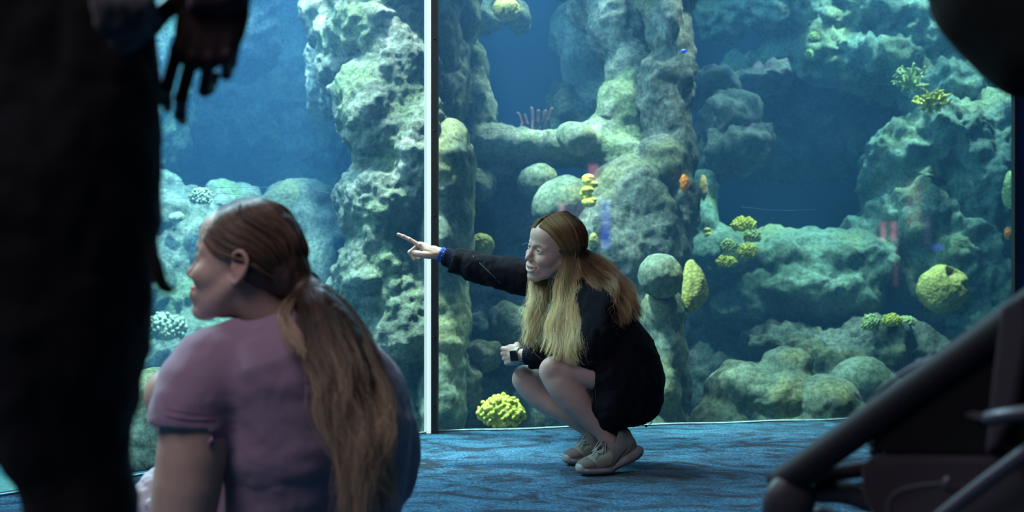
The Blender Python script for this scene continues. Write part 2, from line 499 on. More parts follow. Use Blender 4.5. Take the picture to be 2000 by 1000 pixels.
for x0, x1, y0, y1, mt, lab in ((1150, 1168, 322, 352, ML_pink, 'small pink lit panel on the hall back wall, highest'), (1092, 1103, 396, 420, ML_pink, 'smallest pink lit panel on the hall back wall'),
        (1106, 1172, 396, 432, ML_vio, 'wide dim violet screen on the hall back wall'), (1174, 1192, 390, 486, ML_blue, 'upright bright blue screen on the hall back wall'),
        (1720, 1729, 433, 470, ML_pink, 'thin pink light bar on the back wall, one of a pair, nearer the blue screen'), (1741, 1750, 433, 470, ML_pink, 'thin pink light bar on the back wall, one of a pair, nearer the brown screen'),
        (1770, 1800, 355, 440, ML_dim, 'upright dim brown screen on the hall back wall'), (1806, 1816, 422, 478, ML_vio, 'narrow violet screen on the hall back wall'), (1745, 1753, 474, 560, ML_dim, 'long thin brownish light bar low on the hall back wall'),
        (1822, 1842, 478, 487, ML_blue, 'short flat blue light bar on the hall back wall')):
    a, b = mirror_hit(x0, y1), mirror_hit(x1, y0)
    lo, hi = np.minimum(a, b), np.maximum(a, b)
    r = empty('display_panel', ((lo[0] + hi[0]) / 2, -3.4, lo[2]), lab, 'screen')
    box('case', (lo[0] - .01, -3.398, lo[2] - .01), (hi[0] + .01, -3.388, hi[2] + .01), M_case, r)
    box('screen', (lo[0], -3.388, lo[2]), (hi[0], -3.384, hi[2]), mt, r)

# long faint scratches in the acrylic
M_scr = simple('scratch', (0.16, 0.24, 0.28), 0.6)
def on_pane(px, py, nn):
    o_ = np.array([0, 0, CH]); d = P(px, py, 1.0) - o_; n3 = np.array([nn[0], nn[1], 0]); c3 = np.array([C0[0], C0[1], 0])
    return o_ + d * ((c3 - o_).dot(n3) / d.dot(n3)) - n3 * .001
for w_, nn, pts in ((win1, LN, ((345, 354), (430, 366), (560, 366), (655, 378))), (win1, LN, ((370, 374), (470, 380), (560, 384))), (win2, RN, ((1562, 152), (1600, 168), (1642, 171))),
                    (win2, RN, ((1650, 150), (1700, 163), (1745, 164))), (win2, RN, ((1448, 404), (1520, 411), (1595, 409))), (win2, RN, ((1345, 82), (1362, 64), (1374, 52))), (win2, RN, ((1020, 478), (1030, 474), (1034, 473)))):
    tube('scratch', [on_pane(x, y, nn) for x, y in pts], .0006, M_scr, w_, 4, 6)
# ---------------------------------------------------------------- reef
def rock_mat(name, cols, scale=2.2, bump=0.8, patch=None, bdist=0.03):
    """cols: dark pit colour, mid, pale crust"""
    cols = [[c * .62 for c in q] for q in cols]; patch = [c * .62 for c in patch] if patch else None
    m, nt, N, L, b = mat_new(name)
    tc = N.new('ShaderNodeTexCoord')
    n1 = N.new('ShaderNodeTexNoise'); n1.inputs['Scale'].default_value = scale; n1.inputs['Detail'].default_value = 9; n1.inputs['Roughness'].default_value = 0.68
    L.new(tc.outputs['Object'], n1.inputs['Vector'])
    cr = N.new('ShaderNodeValToRGB'); e = cr.color_ramp.elements
    e[0].position = 0.33; e[0].color = (*cols[0], 1); e[1].position = 0.66; e[1].color = (*cols[2], 1)
    e.new(0.5).color = (*cols[1], 1)
    L.new(n1.outputs['Fac'], cr.inputs['Fac'])
    col = cr.outputs[0]
    if patch:
        n3 = N.new('ShaderNodeTexNoise'); n3.inputs['Scale'].default_value = scale * 0.9; n3.inputs['Detail'].default_value = 5
        mp = N.new('ShaderNodeMapping'); mp.inputs['Location'].default_value = (5.1, 2.2, 7.7)
        L.new(tc.outputs['Object'], mp.inputs[0]); L.new(mp.outputs[0], n3.inputs['Vector'])
        r3 = N.new('ShaderNodeValToRGB'); r3.color_ramp.elements[0].position = 0.50; r3.color_ramp.elements[1].position = 0.60
        L.new(n3.outputs['Fac'], r3.inputs['Fac'])
        mx = N.new('ShaderNodeMix'); mx.data_type = 'RGBA'
        L.new(r3.outputs[0], mx.inputs[0]); L.new(col, mx.inputs[6]); mx.inputs[7].default_value = (*patch, 1)
        col = mx.outputs[2]
    # fine speckle of crust
    n4 = N.new('ShaderNodeTexNoise'); n4.inputs['Scale'].default_value = 42; n4.inputs['Detail'].default_value = 5; n4.inputs['Roughness'].default_value = 0.7
    L.new(tc.outputs['Object'], n4.inputs['Vector'])
    r4 = N.new('ShaderNodeValToRGB'); r4.color_ramp.elements[0].position = 0.35; r4.color_ramp.elements[1].position = 0.62
    r4.color_ramp.elements[0].color = (0.45, 0.45, 0.45, 1); r4.color_ramp.elements[1].color = (1.3, 1.3, 1.3, 1)
    L.new(n4.outputs['Fac'], r4.inputs['Fac'])
    mm = N.new('ShaderNodeMix'); mm.data_type = 'RGBA'; mm.blend_type = 'MULTIPLY'; mm.inputs[0].default_value = 1
    L.new(col, mm.inputs[6]); L.new(r4.outputs[0], mm.inputs[7])
    L.new(mm.outputs[2], b.inputs['Base Color'])
    b.inputs['Roughness'].default_value = 0.92; b.inputs['Specular IOR Level'].default_value = 0.2
    n2 = N.new('ShaderNodeTexNoise'); n2.inputs['Scale'].default_value = 16; n2.inputs['Detail'].default_value = 8; n2.inputs['Roughness'].default_value = 0.7
    L.new(tc.outputs['Object'], n2.inputs['Vector'])
    bp = N.new('ShaderNodeBump'); bp.inputs['Strength'].default_value = bump; bp.inputs['Distance'].default_value = bdist
    L.new(n2.outputs['Fac'], bp.inputs['Height']); L.new(bp.outputs[0], b.inputs['Normal'])
    return m

M_rk_pale = rock_mat('rock_pale_crust', ((0.10, 0.12, 0.08), (0.30, 0.31, 0.25), (0.62, 0.60, 0.50)), 2.0, 1.0, (0.30, 0.36, 0.20))
M_rk_grey = rock_mat('rock_grey_green', ((0.05, 0.07, 0.055), (0.17, 0.18, 0.155), (0.36, 0.36, 0.30)), 2.6, 0.9, (0.22, 0.22, 0.13))
M_rk_smooth = rock_mat('rock_smooth_mossy', ((0.12, 0.15, 0.10), (0.19, 0.22, 0.17), (0.31, 0.33, 0.24)), 3.0, 0.5, (0.31, 0.30, 0.16), 0.02)
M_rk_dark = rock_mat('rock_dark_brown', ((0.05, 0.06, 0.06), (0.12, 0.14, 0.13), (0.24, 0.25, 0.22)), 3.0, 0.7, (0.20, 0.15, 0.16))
M_rk_teal = rock_mat('rock_teal_ledge', ((0.10, 0.16, 0.13), (0.22, 0.32, 0.26), (0.36, 0.46, 0.36)), 2.2, 0.6, (0.28, 0.34, 0.20))

def wrough(v, q, rough):
    """lumpy limestone relief: worley pits, ridges and crust"""
    n = vnormals(v, q)
    a, b, c = rough
    w = v + 0.12 * np.column_stack([vnoise(v * 3 + 7), vnoise(v * 3 + 19), vnoise(v * 3 + 31)])
    d = a * fbm(w * 2.2, 3) + a * .9 * (.35 - np.abs(fbm(w * 4.6 + 3, 2))) + b * .9 * (.3 - np.abs(fbm(w * 9.5 + 9, 2))) + b * (0.5 - worley(v * 6.0)) * 1.6 + b * 0.7 * (0.5 - worley(v * 13.0 + 5)) + c * fbm(v * 22, 3) + c * .8 * (.4 - worley(v * 34))
    return v + n * d[:, None]

def rock(name, label, blobs, mat, cuts=(), k=0.10, h=0.022, rough=(0.05, 0.03, 0.007), cat='rock', group=None, parent=None):
    """blobs: (px, py, Y, rx px, rz px, ry m[, tilt deg])"""
    B = []
    for b in blobs:
        px, py, Y, rx, rz, ry = b[:6]
        B.append((P(px, py, Y), np.array([rx * Y / FPX, ry, rz * Y / FPX]), math.radians(b[6]) if len(b) > 6 else 0))
    lo = np.min([c - r.max() for c, r, t in B], 0) - 0.1
    hi = np.max([c + r.max() for c, r, t in B], 0) + 0.1
    lo[2] = max(lo[2], -0.66); hi[2] = min(hi[2], 3.3)
    S = Sculpt(lo, hi, h)
    for c, r, t in B:
        S.ell(c, r, (0, t, 0) if t else None, k)
    for b in cuts:
        px, py, Y, rx, rz, ry = b[:6]
        S.ell(P(px, py, Y), (rx * Y / FPX, ry, rz * Y / FPX), (0, math.radians(b[6]), 0) if len(b) > 6 else None, k * 0.6, 'cut')
    v, q = S.mesh()
    v = wrough(v, q, rough)
    # nothing pokes through the panes
    for c0, nn in ((C0, LN), (C0, RN)):
        dd = (v[:, 0] - c0[0]) * nn[0] + (v[:, 1] - c0[1]) * nn[1]
        side = (v[:, 0] < C0[0]) if nn is LN else (v[:, 0] >= C0[0])
        pm = np.where(side & (dd < 0.04), 0.04 - dd, 0)
        v[:, 0] += pm * nn[0]; v[:, 1] += pm * nn[1]
    base = np.array([v[:, 0].mean(), v[:, 1].mean(), v[:, 2].min()])
    o = mesh_obj(name, v - base, q, mat)
    o.location = base
    return tag(o, label, cat, group)

# left of the post: a tall pale column of rock, stacked lobes
rock('rock_column', 'tall pale craggy rock column just left of the white post', [
    (760, -80, 6.3, 120, 110, .32), (740, 60, 6.35, 88, 90, .3), (790, 140, 6.2, 70, 90, .3), (820, 300, 6.1, 60, 120, .3),
    (735, 235, 6.15, 80, 95, .33), (715, 190, 6.2, 60, 60, .26), (750, 400, 6.1, 88, 85, .32), (700, 390, 6.3, 40, 60, .25),
    (740, 520, 6.1, 82, 100, .3), (700, 560, 6.25, 48, 60, .25), (790, 620, 6.1, 95, 110, .3), (740, 700, 6.1, 90, 90, .3),
    (760, 830, 6.1, 110, 110, .33), (690, 640, 6.2, 45, 60, .2), (680, 110, 6.7, 60, 130, .3), (655, 20, 6.8, 70, 90, .3), (640, 130, 7.2, 40, 110, .25)], M_rk_pale, k=.10, rough=(.045, .020, .015), h=.012)

# left, further back
rock('rock_ridge', 'jagged pale rock ridge at upper left behind the dark hanging hand', [
    (440, -30, 8.2, 110, 100, .4), (380, 60, 8.0, 75, 90, .35), (335, 130, 7.8, 50, 100, .35), (470, 70, 8.3, 70, 80, .35), (330, 20, 8, 60, 80, .4),
(300, 230, 7.8, 60, 110, .4), (240, 60, 7.9, 90, 200, .4)], M_rk_pale, k=.1, rough=(.06, .035, .014))
rock('rock_slope', 'hazy blue rock slope in the middle of the left pane', [
    (430, 260, 9.6, 110, 90, .4), (540, 180, 10.4, 120, 190, .4), (360, 300, 9.2, 80, 70, .4), (600, 330, 10.4, 90, 190, .4), (480, 400, 10.2, 200, 90, .5), (520, -20, 10.6, 130, 140, .4), (260, 540, 10.2, 190, 190, .5), (140, 260, 10.2, 170, 260, .5), (400, 680, 10.0, 200, 170, .5)], M_rk_grey, rough=(.06, .04, .01))
rock('rock_mound', 'brownish rounded rock mound behind the ponytailed woman', [
    (590, 430, 7.6, 85, 78, .4), (560, 520, 7.5, 100, 110, .4), (640, 560, 7.4, 60, 140, .35), (560, 700, 7.3, 140, 160, .4), (640, 760, 7.0, 90, 160, .4)], M_rk_grey, rough=(.04, .02, .006))
rock('rock_outcrop', 'knobbly outcrop at lower left of the left pane', [
    (340, 430, 7.2, 70, 60, .35), (410, 480, 7.2, 70, 70, .35), (300, 540, 7.0, 80, 90, .4), (420, 600, 7.1, 110, 90, .4), (350, 700, 6.8, 130, 90, .4), (300, 370, 7.4, 40, 40, .3),
    (480, 720, 7.0, 120, 140, .4), (450, 400, 7.5, 40, 30, .3)], M_rk_pale, k=.07, rough=(.05, .035, .014))
rock('boulder', 'green speckled boulder against the glass beside the seated woman', [
    (300, 830, 4.75, 62, 105, .24), (270, 900, 4.6, 60, 80, .22), (350, 930, 4.75, 80, 90, .25), (310, 1080, 4.7, 110, 120, .3)], M_rk_smooth, k=.05, h=.013, rough=(.015, .012, .004))

# right of the post: near columns
rock('rock_column', 'dark ribbed rock column right of the black post', [
    (868, 60, 6.6, 26, 160, .25), (890, 150, 6.9, 30, 130, .2), (905, 10, 7.0, 34, 80, .2), (860, -60, 6.6, 50, 120, .25)], M_rk_grey, k=.06, h=.016, rough=(.03, .02, .006))
rock('rock_bulge', 'smooth grey rock bulge against the post behind the pointing arm', [
    (862, 340, 6.1, 62, 108, .28), (865, 480, 6.1, 55, 120, .28), (868, 640, 6.1, 48, 130, .25), (860, 780, 6.0, 50, 120, .25), (880, 420, 6.15, 40, 90, .22), (850, 930, 6.0, 70, 110, .25)],
    M_rk_smooth, k=.07, h=.016, rough=(.03, .012, .005))
# the rock arch around the upper cave
rock('rock_arch', 'large pale rock arch framing the dark upper cave', [
    (920, 130, 7.2, 32, 60, .2), (925, 215, 7.15, 38, 60, .22), (935, 40, 7.3, 50, 30, .25), (965, 10, 7.4, 50, 30, .25), (1015, 40, 7.5, 22, 30, .15), (905, 270, 7.1, 45, 60, .22),
    (955, 290, 7.0, 50, 38, .24), (1020, 290, 7.0, 62, 32, .26), (1090, 290, 7.0, 60, 32, .26), (1150, 285, 7.0, 55, 40, .28),
    (1200, 300, 7.0, 60, 55, .3), (1215, 220, 7.1, 58, 70, .3), (1235, 160, 7.2, 50, 80, .28), (1205, 60, 7.4, 52, 75, .3), (1170, 10, 7.6, 60, 50, .3), (1190, -70, 7.5, 90, 80, .3), (1120, -60, 7.8, 90, 60, .3),
    (1230, 330, 6.95, 60, 60, .3)], M_rk_pale, cuts=[(1060, 150, 7.2, 100, 95, .4), (1110, 190, 7.1, 60, 60, .3)], k=.08, h=.018, rough=(.035, .018, .010))
rock('rock_pinnacle', 'rounded rock pinnacle inside the upper cave', [
    (1100, 210, 7.9, 42, 50, .2), (1130, 240, 8.0, 50, 60, .25), (1080, 270, 8.0, 50, 40, .25)], M_rk_grey, k=.05, rough=(.04, .03, .006))
rock('rock_recess', 'smooth hazy rock set back inside the right side of the upper cave', [
    (1150, 120, 8.6, 60, 110, .3), (1175, 220, 8.5, 60, 70, .3), (1120, 60, 8.8, 50, 60, .25)], M_rk_grey, k=.08, rough=(.03, .012, .006))
rock('rock_stack', 'tall mauve-grey rock stack dividing the two caves', [
    (1300, -60, 7.0, 70, 110, .3), (1305, 60, 6.95, 46, 90, .28), (1318, 150, 6.9, 40, 70, .25), (1330, 110, 6.95, 28, 60, .2), (1300, 220, 6.9, 50, 70, .28), (1320, 300, 6.85, 35, 70, .25),
    (1285, 330, 6.8, 55, 70, .28), (1325, 400, 6.8, 40, 80, .25), (1290, 180, 6.9, 50, 80, .25)], M_rk_grey, k=.05, h=.017, rough=(.035, .025, .007))
rock('rock_buttress', 'broad grey-green rock buttress behind the crouching woman', [
    (1230, 400, 6.7, 85, 100, .3), (1200, 500, 6.6, 110, 110, .3), (1290, 480, 6.65, 60, 90, .28), (1130, 420, 6.8, 80, 75, .28), (1260, 620, 6.6, 80, 110, .28), (1180, 640, 6.6, 120, 120, .3),
    (1290, 720, 6.5, 50, 120, .25), (1230, 800, 6.4, 90, 120, .3), (1120, 800, 6.4, 110, 120, .3), (1280, 880, 6.4, 70, 90, .25)], M_rk_grey, cuts=[(1045, 620, 6.5, 40, 90, .3)], k=.08, h=.018, rough=(.04, .015, .010))
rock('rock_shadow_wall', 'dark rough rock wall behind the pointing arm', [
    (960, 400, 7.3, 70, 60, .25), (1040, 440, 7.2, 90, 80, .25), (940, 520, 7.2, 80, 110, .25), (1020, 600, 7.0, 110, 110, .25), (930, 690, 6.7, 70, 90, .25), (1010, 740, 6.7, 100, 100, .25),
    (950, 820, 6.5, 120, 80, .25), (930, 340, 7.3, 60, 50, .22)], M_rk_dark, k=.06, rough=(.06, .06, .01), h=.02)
for i, (px, py, Y, rx, rz, ry, t, lab) in enumerate([
    (1050, 352, 6.75, 40, 33, .13, -10, 'oval mossy boulder under the cave shelf'),
    (1125, 270, 6.6, 38, 32, .12, 8, 'round green ball coral sitting on the cave shelf'),
    (1098, 395, 6.6, 62, 50, .16, -30, 'broad slab boulder leaning above the crouching woman'),
    (1288, 540, 6.0, 44, 42, .12, 0, 'round blue-green ball coral right of the long hair'),
    (975, 335, 6.9, 34, 18, .1, 0, 'flat dark cobble tucked under the shelf'),
    (938, 360, 6.8, 26, 20, .1, 10, 'small rough cobble near the grey rock bulge'),
    (940, 690, 6.2, 40, 30, .12, 0, 'pale crusted boulder left of the bent wrist'),
    (900, 740, 6.1, 34, 60, .12, -15, 'leaning brown boulder at the foot of the post'),
    (1000, 640, 6.4, 44, 34, .12, 20, 'mid grey boulder below the outstretched sleeve')]):
    rock('ball_coral' if 'coral' in lab else 'boulder', lab, [(px, py, Y, rx, rz, ry, t), (px + rx * .3, py + rz * .3, Y + .03, rx * .7, rz * .7, ry * .8)], M_rk_smooth if i in (0, 1, 2, 3) else M_rk_grey,
         k=.03, h=.011, rough=(.012, .006, .003) if i < 4 else (.03, .03, .006), cat='coral' if 'coral' in lab else 'boulder')
rock('rock_stalk', 'pale smooth rock stalk under the blue-green ball coral', [
    (1293, 610, 6.15, 46, 55, .15), (1302, 680, 6.15, 40, 60, .15), (1285, 760, 6.1, 42, 70, .15), (1270, 860, 6.1, 60, 60, .18)], M_rk_smooth, k=.06, h=.014, rough=(.02, .008, .004))

# far right reef: upper wall, knobs, caves, ledges
rock('rock_overhang', 'craggy overhang along the top right of the tank', [
    (1420, 30, 9.2, 60, 60, .4), (1500, 10, 9.0, 90, 60, .4), (1600, 20, 9.0, 90, 70, .4), (1700, 30, 8.9, 100, 80, .4), (1820, 50, 8.8, 100, 100, .4), (1620, 110, 8.9, 80, 60, .4), (1560, 100, 9.1, 80, 50, .3),
    (1720, 130, 8.8, 110, 60, .4), (1850, 180, 8.6, 90, 70, .4), (1650, -90, 9.0, 340, 90, .5), (1950, 150, 8.6, 80, 150, .4), (1480, 140, 9.2, 70, 40, .3), (1400, -60, 9.2, 90, 80, .4)], M_rk_teal, k=.06, h=.026, rough=(.07, .060, .02))
rock('rock_hump', 'knobbly rock hump at the mouth of the right cave', [
    (1425, 240, 8.3, 40, 45, .25), (1450, 290, 8.2, 45, 40, .25), (1410, 300, 8.3, 35, 40, .25), (1480, 150, 8.6, 70, 26, .25), (1400, 160, 8.5, 50, 24, .2), (1380, 220, 8.6, 14, 50, .15)], M_rk_dark, k=.05, h=.02, rough=(.07, .06, .012))
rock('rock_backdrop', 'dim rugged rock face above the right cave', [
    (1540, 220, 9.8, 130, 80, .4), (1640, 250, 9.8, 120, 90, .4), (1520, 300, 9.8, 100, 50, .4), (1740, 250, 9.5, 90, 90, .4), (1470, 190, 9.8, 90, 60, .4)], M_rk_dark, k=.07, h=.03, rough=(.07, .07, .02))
rock('rock_wall', 'teal rock wall at the right of the tank', [
    (1760, 330, 8.2, 80, 90, .4), (1850, 280, 8.1, 90, 90, .4), (1920, 380, 8.0, 100, 150, .4), (1780, 440, 8.0, 90, 90, .4), (1740, 400, 8.2, 50, 60, .35), (1860, 520, 7.9, 130, 110, .4), (1720, 470, 8.1, 60, 50, .3),
    (1960, 250, 8.2, 70, 70, .4), (1950, 640, 7.9, 110, 150, .4)], M_rk_teal, k=.06, h=.024, rough=(.06, .045, .018))
rock('rock_ledge', 'bright teal rock ledge below the right cave', [
    (1420, 500, 7.9, 60, 55, .35), (1500, 500, 7.9, 90, 50, .4), (1600, 500, 7.9, 100, 48, .4), (1690, 510, 7.9, 70, 60, .4), (1560, 560, 7.8, 140, 60, .4), (1480, 600, 7.9, 90, 50, .35), (1640, 580, 7.8, 90, 50, .35),
    (1370, 480, 8.0, 30, 90, .3), (1375, 400, 8.1, 22, 70, .2)], M_rk_teal, k=.08, h=.02, rough=(.04, .025, .008))
rock('rock_shelf', 'lower rough rock shelf above the front boulders', [
    (1530, 670, 7.4, 80, 34, .3), (1620, 700, 7.3, 110, 50, .35), (1720, 680, 7.3, 100, 50, .35), (1800, 690, 7.3, 60, 50, .3), (1660, 760, 7.2, 160, 60, .35), (1560, 740, 7.3, 100, 60, .3), (1830, 760, 7.2, 120, 90, .3)], M_rk_grey, k=.05, h=.02, rough=(.05, .05, .01))
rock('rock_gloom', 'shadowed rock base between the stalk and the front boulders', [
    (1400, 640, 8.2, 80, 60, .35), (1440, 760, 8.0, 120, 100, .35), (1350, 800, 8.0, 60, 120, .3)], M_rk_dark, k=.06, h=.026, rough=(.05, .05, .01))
rock('boulder', 'large mottled two-humped boulder at the glass, lower right', [
    (1535, 715, 6.4, 52, 42, .18), (1450, 760, 6.35, 75, 58, .22), (1520, 770, 6.3, 90, 55, .24), (1420, 830, 6.3, 70, 60, .22), (1540, 840, 6.3, 120, 60, .25)], M_rk_smooth, k=.05, h=.013, rough=(.02, .01, .004))
rock('boulder', 'grey-topped boulder right of the two-humped boulder', [
    (1610, 785, 6.2, 72, 56, .2), (1640, 840, 6.2, 100, 60, .22), (1560, 850, 6.2, 80, 50, .2)], M_rk_smooth, k=.04, h=.013, rough=(.012, .006, .004))
rock('boulder', 'rounded boulder partly hidden by the stroller frame', [
    (1680, 750, 6.8, 60, 50, .2), (1720, 800, 6.8, 80, 70, .22)], M_rk_smooth, k=.04, h=.014, rough=(.015, .008, .004))

# ---- corals
def coral_mat(name, col, dark):
    m, nt, N, L, b = mat_new(name)
    tc = N.new('ShaderNodeTexCoord')
    vo = N.new('ShaderNodeTexVoronoi'); vo.inputs['Scale'].default_value = 55
    L.new(tc.outputs['Object'], vo.inputs['Vector'])
    cr = N.new('ShaderNodeValToRGB'); cr.color_ramp.elements[0].color = (*col, 1); cr.color_ramp.elements[1].color = (*dark, 1); cr.color_ramp.elements[1].position = 0.7
    L.new(vo.outputs['Distance'], cr.inputs[0]); L.new(cr.outputs[0], b.inputs['Base Color'])
    bp = N.new('ShaderNodeBump'); bp.inputs['Strength'].default_value = 0.6; bp.inputs['Distance'].default_value = 0.006; bp.invert = True
    L.new(vo.outputs['Distance'], bp.inputs['Height']); L.new(bp.outputs[0], b.inputs['Normal'])
    b.inputs['Roughness'].default_value = 0.8
    b.inputs['Specular IOR Level'].default_value = 0.2
    return m
MC_yel = coral_mat('coral_yellow', (0.80, 0.74, 0.14), (0.40, 0.36, 0.05))
MC_grn = coral_mat('coral_green', (0.50, 0.56, 0.24), (0.20, 0.25, 0.10))
MC_olv = coral_mat('coral_olive', (0.48, 0.42, 0.12), (0.24, 0.21, 0.06))
MC_pal = coral_mat('coral_pale', (0.50, 0.49, 0.36), (0.22, 0.24, 0.16))
MC_org = coral_mat('sponge_orange', (0.85, 0.24, 0.02), (0.45, 0.10, 0.01))
MC_brn = coral_mat('coral_tan', (0.45, 0.28, 0.08), (0.22, 0.14, 0.05))

def coral(name, label, px, py, Y, rx, rz, mat, style='cauliflower', seed=0, cat='coral', group=None, tilt=0):
    rng = np.random.RandomState(seed + 11)
    c = P(px, py, Y); s = Y / FPX; r = np.array([rx * s, (rx + rz) * 0.42 * s, rz * s])
    R = r.max() * 1.7
    h = max(R / 56, 0.0028)
    S = Sculpt(c - R, c + R, h)
    rot = (0, math.radians(tilt), 0)
    if style == 'cauliflower':
        S.ell(c, r * 0.78, rot, 0.01)
        n = 120
        for i in range(n):
            z = 1 - 1.7 * (i + .5) / n; a = i * 2.39996
            d = np.array([math.cos(a) * math.sqrt(max(0, 1 - z * z)), math.sin(a) * math.sqrt(max(0, 1 - z * z)), z])
            q = np.array(Euler(rot).to_matrix()) @ (d * r * rng.uniform(.78, .95))
            q = q * rng.uniform(.95, 1.04) + rng.normal(size=3) * r.mean() * .02
            S.ell(c + q, r.mean() * rng.uniform(.095, .16) * rng.uniform(.85, 1.15, 3), None, r.mean() * .05)
    elif style == 'dome':
        S.ell(c, r, rot, 0.01)
    elif style == 'stack':
        for i in range(9):
            q = np.array([rng.uniform(-.35, .35), rng.uniform(-.4, .2), (i - 4) / 4.6]) * r
            S.ell(c + q, r.min() * rng.uniform(.38, .6) * np.array([1.25, 1.1, .75]), None, r.min() * .08)
    elif style == 'branch':
        for i in range(46):
            d = rng.normal(size=3); d[1] -= .3; d /= np.linalg.norm(d)
            a = c + d * r * .25 - (0, 0, r[2] * .4); b = c + d * r * rng.uniform(.75, 1.05)
            S.cone(a, b, r.min() * .12, r.min() * .10, r.min() * .04)
            for j in range(2):
                S.cone(b, b + rng.normal(size=3) * r.min() * .2, r.min() * .10, r.min() * .07, r.min() * .04)
    elif style == 'notched':
        S.ell(c, r, rot, 0.01)
        S.ell(c + r * (.30, -.6, .62), r * (.34, .9, .42), None, r.min() * .10, 'cut')
        S.ell(c + r * (.52, -.1, .30), r * (.46, .7, .34), (0, -.3, 0), r.min() * .05)
    elif style == 'tubes':
        for i in range(6):
            x = (i - 2.5) / 2.6 * r[0]
            hgt = rng.uniform(.6, 1) * r[2]
            S.chain([c + (x, rng.uniform(-.5, .5) * r[1], -r[2]), c + (x * .9, 0, -r[2] + hgt), c + (x * 1.15, 0, -r[2] + 2 * hgt)], [r[0] * .10, r[0] * .10, r[0] * .12], .004)
    v, q = S.mesh()
    v = v + vnormals(v, q) * ((0.010 if style in ('dome', 'notched') else 0.004) * fbm(v * 14, 3))[:, None]
    base = np.array([c[0], c[1], v[:, 2].min()])
    o = mesh_obj(name, v - base, q, mat); o.location = base
    return tag(o, label, cat, group)

